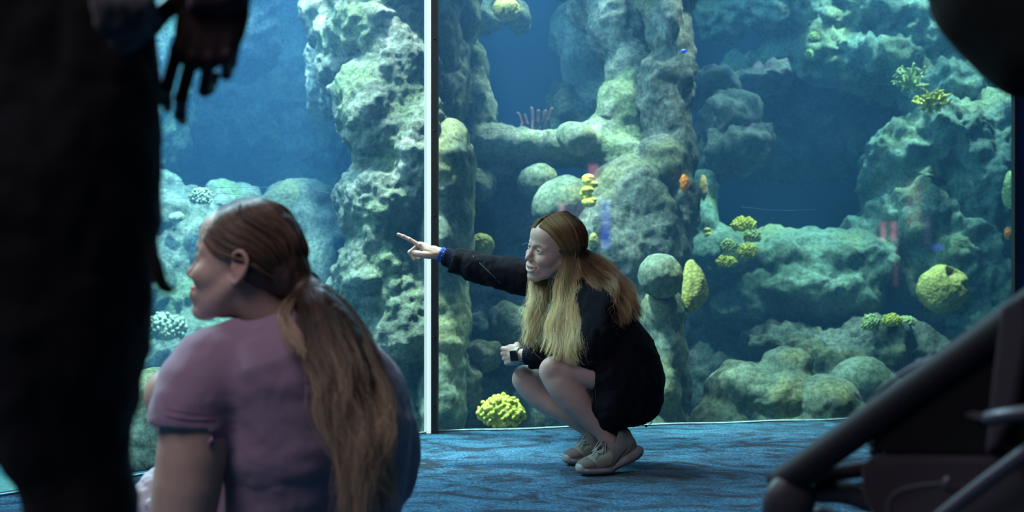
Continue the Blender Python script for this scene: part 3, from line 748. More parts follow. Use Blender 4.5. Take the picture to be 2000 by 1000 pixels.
for a in [
    ('cauliflower_coral', 'bright yellow cauliflower coral at the glass foot, left of the knees', 978, 806, 5.75, 47, 36, MC_yel, 'cauliflower'),
    ('dome_coral', 'yellow-green dome coral just above the pointing forearm', 938, 480, 6.3, 26, 26, MC_olv, 'dome'),
    ('dome_coral', 'olive ball coral hanging at the top edge above the arch', 990, 18, 6.9, 28, 22, MC_olv, 'dome'),
    ('stacked_coral', 'stacked yellow coral above the crouching woman\'s head', 1150, 372, 6.3, 20, 28, MC_yel, 'stack'),
    ('dome_coral', 'small yellow coral peeking out behind the crouching woman\'s head', 1158, 470, 6.3, 11, 18, MC_olv, 'dome'),
    ('cauliflower_coral', 'yellow coral on top of the ledge cluster', 1452, 440, 7.35, 26, 17, MC_yel, 'cauliflower'),
    ('cauliflower_coral', 'pale green coral in the ledge cluster, right side', 1468, 462, 7.3, 19, 15, MC_grn, 'cauliflower'),
    ('cauliflower_coral', 'yellow-green coral in the middle of the ledge cluster', 1424, 482, 7.3, 19, 17, MC_grn, 'cauliflower'),
    ('cauliflower_coral', 'yellow coral at lower right of the ledge cluster', 1458, 491, 7.25, 20, 18, MC_yel, 'cauliflower'),
    ('cauliflower_coral', 'yellow coral lowest in the ledge cluster', 1418, 512, 7.25, 21, 14, MC_yel, 'cauliflower'),
    ('stacked_coral', 'small olive coral left of the ledge cluster', 1383, 468, 7.72, 14, 22, MC_olv, 'stack'),
    ('lobe_coral', 'tall smooth yellow-green lobe coral beside the ball coral', 1356, 562, 6.2, 23, 52, MC_olv, 'lobe'),
    ('orange_sponge', 'small orange sponge on the rock stack', 1337, 357, 6.5, 8, 17, MC_org, 'dome'),
    ('tan_sponge', 'tan brown sponge right of the orange one', 1374, 366, 7.7, 9, 26, MC_brn, 'dome'),
    ('notched_coral', 'big round yellow coral with a notch in its top', 1840, 565, 7.15, 49, 47, MC_olv, 'notched'),
    ('cauliflower_coral', 'yellow-green coral at left of the row of three on the shelf', 1700, 632, 6.95, 20, 19, MC_grn, 'cauliflower'),
    ('cauliflower_coral', 'bright yellow coral, middle of the row of three on the shelf', 1741, 627, 6.95, 20, 15, MC_yel, 'cauliflower'),
    ('cauliflower_coral', 'pale green coral at right of the row of three on the shelf', 1772, 628, 7.0, 18, 11, MC_grn, 'cauliflower'),
    ('branching_coral', 'yellow branching coral high on the right wall', 1818, 196, 7.7, 38, 22, MC_yel, 'branch'),
    ('branching_coral', 'dull green branching coral left of the yellow branching one', 1778, 155, 8.0, 30, 28, MC_grn, 'branch'),
    ('cauliflower_coral', 'small faint green coral near the top centre right, upper', 1588, 74, 8.4, 13, 12, MC_grn, 'cauliflower'),
    ('cauliflower_coral', 'small faint green coral below another near the top right', 1581, 106, 8.4, 9, 13, MC_grn, 'cauliflower'),
    ('dome_coral', 'yellow-green coral cut by the right seam of the glass', 1974, 372, 7.3, 14, 38, MC_grn, 'dome'),
    ('orange_sponge', 'orange sponge at the far right seam', 1972, 455, 7.3, 10, 13, MC_org, 'dome'),
    ('ball_coral', 'pale ribbed ball coral at left above the ponytailed woman', 393, 385, 6.75, 25, 19, MC_pal, 'cauliflower'),
    ('ball_coral', 'smaller pale ball coral below and left of the ribbed one', 345, 424, 6.8, 16, 12, MC_pal, 'dome'),
    ('encrusting_coral', 'bright pale yellow crusted coral beside the standing figure', 322, 640, 6.3, 46, 32, MC_pal, 'cauliflower'),
    ('tube_sponge', 'cluster of thin reddish tube sponges in the upper cave', 1045, 234, 7.4, 30, 24, simple('sponge_maroon', (0.20, 0.09, 0.10), 0.8, bump=.4), 'tubes'),
]:
    st = a[8]
    if st == 'lobe':
        c = P(a[2], a[3], a[4]); s = a[4] / FPX
        S = Sculpt(c - .22, c + .22, .004)
        S.chain([c + (-6 * s, 0, 46 * s), c + (2 * s, 0, 18 * s), c + (4 * s, 0, -12 * s), c + (-8 * s, 0, -34 * s)], [10 * s, 18 * s, 21 * s, 15 * s], .02, n=3)
        S.ell(c + (-10 * s, 0, 0), (12 * s, 20 * s, 45 * s), None, .02)
        v, q = S.mesh(); v = v + vnormals(v, q) * (0.006 * fbm(v * 12, 3))[:, None]
        base = np.array([c[0], c[1], v[:, 2].min()])
        o = mesh_obj(a[0], v - base, q, a[7]); o.location = base; tag(o, a[1], 'coral')
    else:
        coral(a[0], a[1], a[2], a[3], a[4], a[5], a[6], a[7], st, seed=int(a[2]), cat='sponge' if 'sponge' in a[0] else 'coral')

# one small electric-blue fish near the rock stack
c = P(1335, 100, 6.3)
fr = empty('blue_fish', c, 'tiny electric blue fish in front of the rock stack', 'fish')
S = Sculpt(c - .04, c + .04, .0015); S.ell(c, (.015, .006, .010), None, .002)
v, q = S.mesh(); M_fish = simple('fish_blue', (0.01, 0.12, 0.95), 0.3)
mesh_obj('body', v, q, M_fish, fr)
mesh_obj('tail_fin', [c + (.013, 0, 0), c + (.024, .0008, .008), c + (.021, 0, 0), c + (.024, -.0008, -.008)], [(0, 1, 2, 3)], M_fish, fr)
# ---------------------------------------------------------------- people: shared builders
def skin_mat(name, col, deep):
    m, nt, N, L, b = mat_new(name)
    at = N.new('ShaderNodeAttribute'); at.attribute_name = 'tint'
    tc = N.new('ShaderNodeTexCoord')
    nz = N.new('ShaderNodeTexNoise'); nz.inputs['Scale'].default_value = 35; nz.inputs['Detail'].default_value = 5
    L.new(tc.outputs['Object'], nz.inputs['Vector'])
    cr = N.new('ShaderNodeValToRGB'); cr.color_ramp.elements[0].position = 0.3; cr.color_ramp.elements[1].position = 0.7
    cr.color_ramp.elements[0].color = (*[c * .88 for c in col], 1); cr.color_ramp.elements[1].color = (*col, 1)
    L.new(nz.outputs['Fac'], cr.inputs[0])
    mx = N.new('ShaderNodeMix'); mx.data_type = 'RGBA'
    L.new(at.outputs['Fac'], mx.inputs[0]); L.new(cr.outputs[0], mx.inputs[6]); mx.inputs[7].default_value = (*deep, 1)
    L.new(mx.outputs[2], b.inputs['Base Color'])
    b.inputs['Roughness'].default_value = 0.5; b.inputs['Specular IOR Level'].default_value = 0.35
    n2 = N.new('ShaderNodeTexNoise'); n2.inputs['Scale'].default_value = 500
    L.new(tc.outputs['Object'], n2.inputs['Vector'])
    bp = N.new('ShaderNodeBump'); bp.inputs['Strength'].default_value = 0.15; bp.inputs['Distance'].default_value = 0.001
    L.new(n2.outputs['Fac'], bp.inputs['Height']); L.new(bp.outputs[0], b.inputs['Normal'])
    return m
M_skin = skin_mat('skin_fair', (0.52, 0.37, 0.31), (0.50, 0.16, 0.13))
M_skin2 = skin_mat('skin_warm', (0.56, 0.38, 0.32), (0.42, 0.14, 0.12))
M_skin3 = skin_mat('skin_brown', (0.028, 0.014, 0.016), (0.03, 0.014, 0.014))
M_eyew = simple('eye_white', (0.50, 0.50, 0.52), 0.15, spec=0.6)
M_iris = simple('iris_blue', (0.03, 0.10, 0.17), 0.1)
M_pupil = simple('pupil_black', (0.004, 0.004, 0.004), 0.05)
M_teeth = simple('teeth', (0.80, 0.78, 0.70), 0.25)
M_mouth = simple('mouth_inside', (0.10, 0.02, 0.02), 0.5)
M_brow = simple('brow_hair', (0.16, 0.09, 0.05), 0.7)

def add_tint(o, vals):
    a = o.data.attributes.new('tint', 'FLOAT', 'POINT')
    a.data.foreach_set('value', np.asarray(vals, np.float32))

class Head:
    """head-local axes: x forward, y to the person's left, z up; origin between the ears at eye height"""
    def __init__(s, origin, fwd, left, scale=1.0):
        f = np.array(fwd, float); f /= np.linalg.norm(f)
        l = np.array(left, float); l -= f * l.dot(f); l /= np.linalg.norm(l)
        s.M = np.column_stack([f, l, np.cross(f, l)]) * scale
        s.o = np.array(origin, float); s.sc = scale
    def w(s, p): return np.atleast_2d(p) @ s.M.T + s.o
    def w1(s, p): return s.w(p)[0]
    def loc(s, p): return (np.atleast_2d(p) - s.o) @ np.linalg.inv(s.M).T

def head_mesh(hd, smile=1.0, neck_to=None, neck_r=0.05, h=0.0021):
    lo, hi = np.array([-.13, -.11, -.16]), np.array([.14, .11, .14])
    S = Sculpt(lo, hi, h)
    S.ell((-.015, 0, .035), (.097, .076, .087), None, .01)
    S.ell((.030, 0, .052), (.062, .063, .052), None, .02)
    S.ell((.034, 0, -.020), (.054, .062, .078), None, .025)
    S.ell((.034, 0, -.070), (.046, .046, .036), None, .02)
    for y in (1, -1):
        S.cone((-.004, .056 * y, -.040), (.066, .016 * y, -.100), .015, .013, .02)
        S.ell((.056, .037 * y, -.028), (.027, .024, .021), None, .018)
        S.cone((.085, .012 * y, .021), (.064, .046 * y, .019), .0085, .0050, .014)
    S.ell((.074, 0, -.100), (.018, .020, .015), None, .014)
    S.ell((.074, 0, -.062), (.022, .032, .024), None, .018)
    # nose
    S.chain([(.084, 0, .012), (.092, 0, -.008), (.102, 0, -.025), (.1045, 0, -.030)], [.0065, .0062, .0074, .0078], .010)
    for y in (1, -1):
        S.ell((.0945, .0100 * y, -.0345), (.0095, .0058, .0062), None, .005)
        S.ell((.0975, .0060 * y, -.0410), (.0040, .0022, .0022), None, .002, 'cut')
    # eye sockets and lids
    for y in (1, -1):
        S.ell((.093, .031 * y, .004), (.013, .019, .0105), None, .011, 'cut')
        S.ell((.0715, .031 * y, .003), (.0150, .0155, .0135), None, .005)
        S.ell((.0860, .0315 * y, .0030), (.0085, .0128, .0036), (0.10 * y, 0, 0), .0018, 'cut')
        S.cone((.0835, .019 * y, .0115), (.0780, .045 * y, .0090), .0018, .0014, .003)
    # mouth: cheeks raised by the smile, open lips laid on the face's own surface
    S.ell((.073, 0, -.0630), (.0195, .032, .0225), None, .014)
    d0 = S.d.copy()
    def sx(y, z):
        j = int(round((y - S.lo[1]) / S.h)); k = int(round((z - S.lo[2]) / S.h))
        col = d0[:, j, k]; i = np.where(col < 0)[0]
        i = i[-1] if len(i) else 0
        return S.lo[0] + S.h * (i + col[i] / (col[i] - col[min(i + 1, len(col) - 1)] + 1e-9))
    hd.sx = sx
    for y in (1, -1):                                     # smile folds and raised cheeks
        S.ell((.060, .036 * y, -.030), (.024, .021, .017), None, .012)
        f = [(sx(yy * y, zz) + .001, yy * y, zz) for yy, zz in ((.017, -.036), (.026, -.044), (.033, -.052), (.0365, -.062))]
        S.chain(f, [.0010, .0020, .0022, .0008], .007, 'cut', n=3)
    if smile > 0.2:
        op = [(-.029, -.0560, .0010), (-.022, -.0605, .0050), (-.012, -.0650, .0072), (0, -.0665, .0080), (.012, -.0650, .0072), (.022, -.0605, .0050), (.029, -.0560, .0010)]
        S.chain([(sx(y, z) - .003, y, z) for y, z, r in op], [r for y, z, r in op], .001, 'cut', n=5)
        S.chain([(sx(y, z) - .011, y, z) for y, z, r in op], [r for y, z, r in op], .001, 'cut', n=5)
        up = [(-.0305, -.0545), (-.022, -.0562), (-.010, -.0578), (0, -.0585), (.010, -.0578), (.022, -.0562), (.0305, -.0545)]
        dn = [(-.0305, -.0550), (-.023, -.0675), (-.012, -.0750), (0, -.0775), (.012, -.0750), (.023, -.0675), (.0305, -.0550)]
    else:
        up = [(-.026, -.0630), (-.017, -.0618), (-.008, -.0610), (0, -.0618), (.008, -.0610), (.017, -.0618), (.026, -.0630)]
        dn = [(-.026, -.0635), (-.017, -.0665), (-.008, -.0680), (0, -.0683), (.008, -.0680), (.017, -.0665), (.026, -.0635)]
    up = [(sx(y, z) - .0026, y, z) for y, z in up]
    dn = [(sx(y, z) - .0032, y, z) for y, z in dn]
    S.chain(up, [.0012, .0024, .0034, .0032, .0034, .0024, .0012], .0022, n=4)
    S.chain(dn, [.0012, .0030, .0042, .0046, .0042, .0030, .0012], .0025, n=4)
    # ears
    for y in (1, -1):
        S.ell((-.020, .076 * y, -.008), (.016, .0075, .027), (0, -.15, 0), .004)
        S.chain([(-.006, .079 * y, .004), (-.010, .084 * y, .020), (-.024, .087 * y, .024), (-.036, .087 * y, .010), (-.034, .085 * y, -.010), (-.022, .080 * y, -.028), (-.013, .078 * y, -.036), (-.008, .076 * y, -.028)],
                [.003, .0034, .0036, .0036, .0034, .0038, .0055, .004], .003, n=4)
        S.ell((-.018, .087 * y, -.004), (.0095, .006, .016), (0, -.15, 0), .003, 'cut')
        S.cone((-.007, .079 * y, -.010), (-.007, .079 * y, -.002), .0038, .003, .002)
    # neck
    nt = hd.loc(neck_to)[0] if neck_to is not None else np.array([-.05, 0, -.2])
    S.cone((-.022, 0, -.050), nt, neck_r * 1.0, neck_r * 1.12, .02)
    v, q = S.mesh()
    v0 = v.copy()
    # lips, cheeks and ears a little redder
    def dist(P_, c_): return np.linalg.norm(P_[:, None] - np.array(c_)[None], axis=2).min(1)
    lips = catmull(up, 8).tolist() + catmull(dn, 8).tolist()
    front = v0[:, 0] > .06
    t = np.zeros(len(v))
    t[front] = np.clip(1.25 - dist(v0[front], lips) / .0050, 0, 1) * .75
    for y in (1, -1):
        t = np.maximum(t, .28 * np.exp(-(((v0 - (.07, .038 * y, -.03)) / .020) ** 2).sum(1)))
        t = np.maximum(t, .35 * np.exp(-(((v0 - (-.02, .085 * y, 0)) / .022) ** 2).sum(1)))
    t = np.maximum(t, .30 * np.exp(-(((v0 - (.11, 0, -.034)) / .012) ** 2).sum(1)))
    return hd.w(v), q, t

def ball_geo(c, r, n=14, m=10):
    V, Fc = [], []
    for i in range(m + 1):
        for j in range(n):
            a, b = math.pi * i / m, 2 * math.pi * j / n
            V.append((c[0] + r[0] * math.sin(a) * math.cos(b), c[1] + r[1] * math.sin(a) * math.sin(b), c[2] + r[2] * math.cos(a)))
    for i in range(m):
        for j in range(n):
            Fc.append((i * n + j, (i + 1) * n + j, (i + 1) * n + (j + 1) % n, i * n + (j + 1) % n))
    return V, Fc

def face_details(hd, root, look=(1, 0, 0), teeth=True):
    look = np.array(look, float); look /= np.linalg.norm(look)
    for y in (1, -1):
        c = np.array([.0722, .031 * y, .003])
        V, Fc = ball_geo(c, (.0124, .0124, .0124), 20, 14)
        e = mesh_obj('eye', hd.w(np.array(V)), Fc, M_eyew, root)
        def disc(name, rr, out, mat):
            u = np.cross(look, [0, 0, 1.0]); u /= np.linalg.norm(u); w_ = np.cross(u, look)
            V = [c + look * (out + .0006)] + [c + look * out + rr * (math.cos(a) * u + math.sin(a) * w_) for a in np.linspace(0, 2 * math.pi, 20, endpoint=False)]
            Fc = [(0, 1 + i, 1 + (i + 1) % 20) for i in range(20)]
            mesh_obj(name, hd.w(np.array(V)), Fc, mat, e)
        disc('iris', .0064, .0110, M_iris); disc('pupil', .0030, .0121, M_pupil)
        q = hd.w([(.0905, .011 * y, .0195), (.0910, .020 * y, .0235), (.0850, .034 * y, .0250), (.0725, .047 * y, .0195)])
        tube('eyebrow', q, [.0010, .0018, .0015, .0006], M_brow, root, 6, 5)
        q = hd.w([(.0825, .0190 * y, .0030), (.0866, .026 * y, .0076), (.0856, .034 * y, .0078), (.0780, .0440 * y, .0030)])
        tube('eyelashes', q, [.0004, .0010, .0011, .0006], M_brow, root, 6, 5)
    if teeth:
        parts = []
        for i in range(-4, 5):
            y = i * .0054; z = -.0610 + 7.5 * y * y
            parts.append(ball_geo((hd.sx(y, z) - .0050, y, z), (.0026, .0029, .0052 - .0002 * abs(i)), 8, 6))
        V, Fc = join_geo(parts)
        mesh_obj('teeth', hd.w(np.array(V)), Fc, M_teeth, root)
        V, Fc = ball_geo((.060, 0, -.066), (.017, .024, .010), 14, 8)
        mesh_obj('mouth', hd.w(np.array(V)), Fc, M_mouth, root)

def hand_mesh(wrist, fx, fy, fz, curls, thumb, scale=1.0, h=0.0018, spread=0.0, arm_to=None, arm_r=.030):
    """local: x towards the fingers, y towards the thumb, z out of the back of the hand.
    curls: four (mcp, pip, dip) in degrees for index, middle, ring, little; thumb: four local points"""
    M = np.column_stack([np.array(a, float) / np.linalg.norm(a) for a in (fx, fy, fz)]) * scale
    S = Sculpt((-.10, -.075, -.085), (.19, .085, .05), h)
    # palm
    S.ell((.052, .002, -.002), (.050, .040, .0135), None, .012)
    S.ell((.035, .024, -.010), (.032, .015, .013), (0, 0, .35), .012)
    S.ell((.038, -.026, -.007), (.036, .012, .012), None, .012)
    S.cone((-.01, 0, 0), (.03, 0, 0), .021, .021, .014)
    ys = (.029, .0095, -.0105, -.0290); xs = (.088, .092, .087, .078)
    ls = ((.044, .026, .022), (.048, .030, .023), (.044, .028, .022), (.035, .021, .019)); rs = (.0088, .0090, .0084, .0074)
    for i in range(4):
        p = np.array([xs[i], ys[i], .002]); a = 0
        S.cone((.045, ys[i] * .75, .001), p, .0095, rs[i] + .0012, .008)
        S.ell(p + (0, 0, .003), (.0085, .0075, .0075), None, .004)
        yaw = math.radians((1.5 - i) * spread)
        for j in range(3):
            a += math.radians(curls[i][j])
            d = np.array([math.cos(a) * math.cos(yaw), math.sin(yaw) * math.cos(a), -math.sin(a)])
            q = p + d * ls[i][j]
            S.cone(p, q, rs[i] * (1 - .08 * j), rs[i] * (.92 - .10 * j), .0022)
            if j < 2: S.ell(q, np.full(3, rs[i] * (1.0 - .06 * j)), None, .002)
            p = q
    S.chain(thumb, [.0135, .0115, .0100, .0080], .006, n=3)
    if arm_to is not None:
        al = np.linalg.inv(M) @ (np.array(arm_to) - np.array(wrist))
        S.cone((0, 0, 0), al, .0225, arm_r, .012)
    v, q = S.mesh()
    if np.linalg.det(M) < 0: q = q[:, ::-1]
    t = np.zeros(len(v))
    t = np.maximum(t, .25 * np.clip((v[:, 0] - .07) / .1, 0, 1))
    return v @ M.T + np.array(wrist), q, t

def merge(parts):
    V, Q, T_, off = [], [], [], 0
    for v, q, t in parts:
        V.append(v); Q.append(q + off); T_.append(t); off += len(v)
    return np.vstack(V), np.vstack(Q), np.concatenate(T_)

# --- hair as real strands
def hair_mat(name, root, tip, rough=0.42, split=(0.15, 0.7)):
    m, nt, N, L, b = mat_new(name)
    hi = N.new('ShaderNodeHairInfo')
    cr = N.new('ShaderNodeValToRGB'); cr.color_ramp.elements[0].position = split[0]; cr.color_ramp.elements[1].position = split[1]
    cr.color_ramp.elements[0].color = (*root, 1); cr.color_ramp.elements[1].color = (*tip, 1)
    L.new(hi.outputs['Intercept'], cr.inputs[0])
    mr = N.new('ShaderNodeMapRange'); mr.inputs['To Min'].default_value = 0.10; mr.inputs['To Max'].default_value = 1.8
    ta = N.new('ShaderNodeAttribute'); ta.attribute_name = 'tone'
    av = N.new('ShaderNodeMix'); av.inputs[0].default_value = .35; L.new(ta.outputs['Fac'], av.inputs[2]); L.new(hi.outputs['Random'], av.inputs[3])
    L.new(av.outputs[0], mr.inputs[0])
    mx = N.new('ShaderNodeMix'); mx.data_type = 'RGBA'; mx.blend_type = 'MULTIPLY'; mx.inputs[0].default_value = 1
    L.new(cr.outputs[0], mx.inputs[6]); L.new(mr.outputs[0], mx.inputs[7])
    L.new(mx.outputs[2], b.inputs['Base Color'])
    b.inputs['Roughness'].default_value = rough; b.inputs['Specular IOR Level'].default_value = 0.4
    b.inputs['Anisotropic'].default_value = 0.0
    return m

def strands(name, sheets, mat, parent, radius=0.00042, seed=1, npts=26, kind='stuff'):
    """sheets: (guides [G][K][3], count, thickness, wave amplitude, wave length, flyaway, clumps)"""
    rng = np.random.RandomState(seed)
    allp = []; tone = []
    for guides, cnt, thick, amp, wl, fly, clumps in sheets:
        Gd = np.array([catmull(g, 6) for g in guides])       # G x K x 3
        K = Gd.shape[1]
        idx = np.linspace(0, K - 1, npts)
        i0 = np.clip(idx.astype(int), 0, K - 2); fr = (idx - i0)[None, :, None]
        Gd = Gd[:, i0] * (1 - fr) + Gd[:, i0 + 1] * fr
        G = len(Gd)
        s = np.linspace(0, 1, npts)
        length = np.linalg.norm(np.diff(Gd, axis=1), axis=2).sum(1).mean()
        # clump centres
        ct = rng.rand(clumps) * (G - 1)
        cph = rng.rand(clumps, 3) * 6.28; cof = rng.normal(size=(clumps, 3))
        def base(t):
            a = np.clip(t.astype(int), 0, G - 2); f = (t - a)[:, None, None]
            return (Gd[a] * (1 - f) + Gd[a + 1] * f) if G > 1 else np.repeat(Gd, len(t), 0)
        cb = base(ct)
        cb = cb + cof[:, None] * thick * (0.25 + .75 * s[None, :, None] ** .7)
        cph = np.column_stack([ct / max(1, G - 1) * 5.0, ct / max(1, G - 1) * 4.0 + 1.5, cph[:, 2]]) + rng.normal(size=(clumps, 3)) * .35
        w = amp * rng.uniform(.5, 1.3, (clumps, 1, 1)) * np.sin(s[None, :, None] * length / wl * 6.28 + cph[:, None]) * np.clip(s * 2.2 - .5, 0, 1)[None, :, None] * np.array([1, .8, .25])
        cb = cb + w
        k = rng.randint(0, clumps, cnt)
        st = ct[k] + rng.normal(size=cnt) * .5 * (G - 1) / max(4, clumps) * 2.2
        own = base(np.clip(st, 0, G - 1)) + rng.normal(size=(cnt, 1, 3)) * thick * .35
        pull = np.clip(s * 2.0, 0, 1)[None, :, None] * .86
        p = own * (1 - pull) + cb[k] * pull
        spread = thick * .33 * (1.0 - .45 * s[None, :, None])
        p = p + rng.normal(size=(cnt, 1, 3)) * spread * np.clip(s * 3, .2, 1)[None, :, None]
        # stray curls
        fa = (rng.rand(cnt) ** 5)[:, None, None] * fly
        p = p + fa * np.stack([np.sin(s[None] * rng.uniform(3, 14, (cnt, 1)) + rng.rand(cnt, 1) * 6.28) for _ in range(3)], 2) * s[None, :, None]
        # uneven lengths
        cut = rng.uniform(.80, 1.0, cnt)
        cl = rng.rand(clumps)
        tone += list(np.clip(cl[k] + rng.normal(size=cnt) * .08, 0, 1))
        for j in range(cnt):
            x = s * cut[j]
            allp.append(np.column_stack([np.interp(x, s, p[j, :, c]) for c in range(3)]))
    n = len(allp)
    cu = bpy.data.hair_curves.new(name)
    cu.add_curves([npts] * n)
    P_ = np.vstack(allp)
    cu.attributes['position'].data.foreach_set('vector', P_.astype(np.float32).ravel())
    ta = cu.attributes.new('tone', 'FLOAT', 'CURVE'); ta.data.foreach_set('value', np.array(tone, np.float32))
    ra = cu.attributes.new('radius', 'FLOAT', 'POINT')
    ra.data.foreach_set('value', np.tile(radius * (1 - .55 * np.linspace(0, 1, npts) ** 3), n).astype(np.float32))
    cu.materials.append(mat)
    o = bpy.data.objects.new(name, cu); COL.objects.link(o)
    if parent is not None:
        o.parent = parent; o.matrix_parent_inverse = Matrix.Translation(-Vector(parent.location))
    o['kind'] = kind
    return o

def cloth_mat(name, col, rough=0.9, weave=900, bump=0.3, vary=0.15, sheen=0.3):
    m = simple(name, col, rough, bump=bump, scale=weave, spec=0.15, vary=vary, sheen=sheen)
    return m

def fold_noise(v, n, amp, f, stretch=(1, 1, 1)):
    p = v * np.array(stretch) * f
    r = 1 - np.abs(fbm(p, 3)) * 2
    return v + n * (amp * np.clip(r, -1, 1))[:, None]
# ---------------------------------------------------------------- the crouching woman who points
GY = 4.15
def G(px, py, dy=0.0): return P(px, py, GY + dy)
gs = GY / FPX                                            # metres per pixel at her distance
groot = empty('person', (G(1190, 905)[0], GY, 0.0), 'crouching woman in black jacket with long wavy blonde hair, pointing left', 'person')
H1 = Head(G(1081, 486), (-.86, -.50, -.05), (.5, -.81, -.30))

parts = []
parts.append(head_mesh(H1, 1.0, neck_to=G(1140, 570, .0), neck_r=.046))
# pointing (right) hand
wr = G(862, 497, .27)
parts.append(hand_mesh(wr, (-.90, .12, .40), (-.10, -.97, -.10), (.38, -.10, .90),
    [(-6, 4, 3), (62, 88, 45), (72, 92, 55), (78, 92, 55)],
    [(.020, .026, -.010), (.048, .044, -.020), (.076, .047, -.026), (.098, .036, -.030)], arm_to=G(925, 520, .24), arm_r=.033))
# resting (left) hand, knuckle row upright, fingers hooked over the far knee
wl = G(1014, 693, .02)
parts.append(hand_mesh(wl, (-.62, .72, -.10), (-.12, -.02, .99), (-.74, -.62, -.10),
    [(38, 50, 30), (40, 55, 30), (42, 58, 30), (40, 60, 30)],
    [(.020, .026, -.010), (.040, .036, -.028), (.056, .032, -.046), (.068, .022, -.058)], scale=.92, arm_to=G(1075, 697, -.08), arm_r=.032))
# legs: one sculpt, both knees up
S = Sculpt(G(970, 905, 0) - (0, .28, 0), G(1310, 540, 0) + (0, .28, 0), .0042)
for side, pts in (('near', [(1240, 762, -.09), (1160, 728, -.12), (1100, 723, -.13), (1081, 724, -.13)]), ('far', [(1235, 770, .09), (1130, 745, .11), (1060, 740, .13), (1028, 740, .13)])):
    S.chain([G(*p) for p in pts], [.066, .058, .050, .050], .012)
S.chain([G(1083, 728, -.13), G(1098, 752, -.135), G(1122, 780, -.13), G(1150, 812, -.12), G(1178, 842, -.11), G(1196, 872, -.10)], [.050, .050, .050, .040, .031, .030], .010, n=3)
S.chain([G(1028, 742, .13), G(1050, 768, .13), G(1082, 790, .12), G(1118, 812, .10), G(1150, 838, .09), G(1165, 868, .09)], [.051, .049, .047, .038, .030, .029], .010, n=3)
S.ell(G(1078, 716, -.165), (.028, .020, .030), None, .02)           # knee caps
S.ell(G(1020, 730, .10), (.028, .020, .030), None, .02)
S.ell(G(1228, 765, 0), (.075, .14, .075), None, .03)                  # pelvis inside the jacket
S.chain([G(1226, 760), G(1205, 690), G(1175, 620), G(1140, 570)], [.07, .065, .065, .050], .03)
v, q = S.mesh(); v = relax(v, q, 2)
parts.append((v, q, np.zeros(len(v)) + .12 * np.exp(-((v - G(1065, 715, -.16)) ** 2).sum(1) / .0012)))
V, Q, T_ = merge(parts)
body = mesh_obj('body', V, Q, M_skin, groot); add_tint(body, T_)
face_details(H1, groot, (1, .02, -.06))
# thumb and finger nails of the pointing hand are small: one nail on the index, one on the thumb
M_nail = simple('nail', (0.70, 0.48, 0.42), 0.25)

# jacket ----------------------------------------------------
M_jkt = cloth_mat('jacket_black_navy', (0.0045, 0.0050, 0.0095), 0.95, 700, .5, .3, .0)
M_jktn = cloth_mat('jacket_navy_rib', (0.007, 0.010, 0.028), 0.95, 500, .6, .3, .0)
S = Sculpt(G(830, 870, 0) - (0, .30, 0) , G(1320, 480, 0) + (0.02, .42, 0), .0055)
S.ell(G(1226, 742, 0), (73 * gs, .205, 84 * gs), (0, .0, 0), .03)
S.ell(G(1196, 765, -.02), (47 * gs, .20, 76 * gs), None, .03)
S.ell(G(1212, 680, 0), (60 * gs, .19, 80 * gs), (0, -.35, 0), .04)
S.ell(G(1236, 790, 0), (55 * gs, .17, 45 * gs), None, .03)
S.ell(G(1188, 800, -.03), (38 * gs, .17, 50 * gs), None, .03)
S.cone(G(1192, 730, -.15), G(1192, 730, .14), .075, .075, .03).cone(G(1194, 785, -.14), G(1194, 785, .13), .072, .072, .03)
S.half(G(1151, 760, 0), (-1, 0, .06), .006)                       # front hem beside the thigh
a, b = G(1186, 850, 0), G(1262, 822, 0)
S.half(a, (-(b - a)[2], 0, (b - a)[0]) if (b - a)[0] < 0 else ((b - a)[2], 0, -(b - a)[0]), .012)
# thighs push out of the front

S.ell(G(1176, 630, 0), (50 * gs, .165, 72 * gs), (0, -.45, 0), .04)  # chest
S.ell(G(1150, 585, 0), (45 * gs, .14, 40 * gs), (0, -.3, 0), .04)
S.chain([G(1168, 600, -.13), G(1172, 650, -.17), G(1150, 690, -.15)], [.058, .058, .056], .03, n=3)   # near upper arm
S.chain([G(1150, 690, -.15), G(1095, 697, -.06), G(1052, 694, -.02), G(1032, 692, .0), G(1024, 691, .01)], [.054, .048, .044, .038, .032], .02, n=3)
S.chain([G(1130, 570, .12), G(1075, 552, .16), G(1010, 540, .19), G(955, 527, .22), G(905, 513, .25), G(875, 504, .265)], [.062, .062, .058, .050, .042, .033], .03, n=4)
S.ell(G(1130, 556, 0), (.062, .072, .035), (0, -.5, 0), .02)      # stand collar
# the sleeves end where the ribbed cuffs begin
a = G(884, 507, .26); S.trim(a, (-.95, .05, .30), G(850, 540, .26) - (0, .10, 0), G(886, 470, .26) + (0, .10, 0))
S.trim(G(1036, 693, -.005), (-.9, .4, .05), G(990, 740, -.0) - (0, .10, 0), G(1038, 655, 0) + (0, .12, 0))
S.cone(G(879, 505, .263), G(855, 494, .275), .026, .028, .002, 'cut')
S.cone(G(1028, 692, .005), G(1008, 690, .03), .026, .028, .002, 'cut')
v, q = S.mesh(); n = vnormals(v, q)
v = fold_noise(v, n, .0045, 9.0, (1.4, .8, 1.0)); n = vnormals(v, q); v = fold_noise(v, n, .0022, 24.0, (1.2, 1, 1)); v = relax(v, q, 1)
jk = mesh_obj('jacket', v, q, M_jkt, groot)
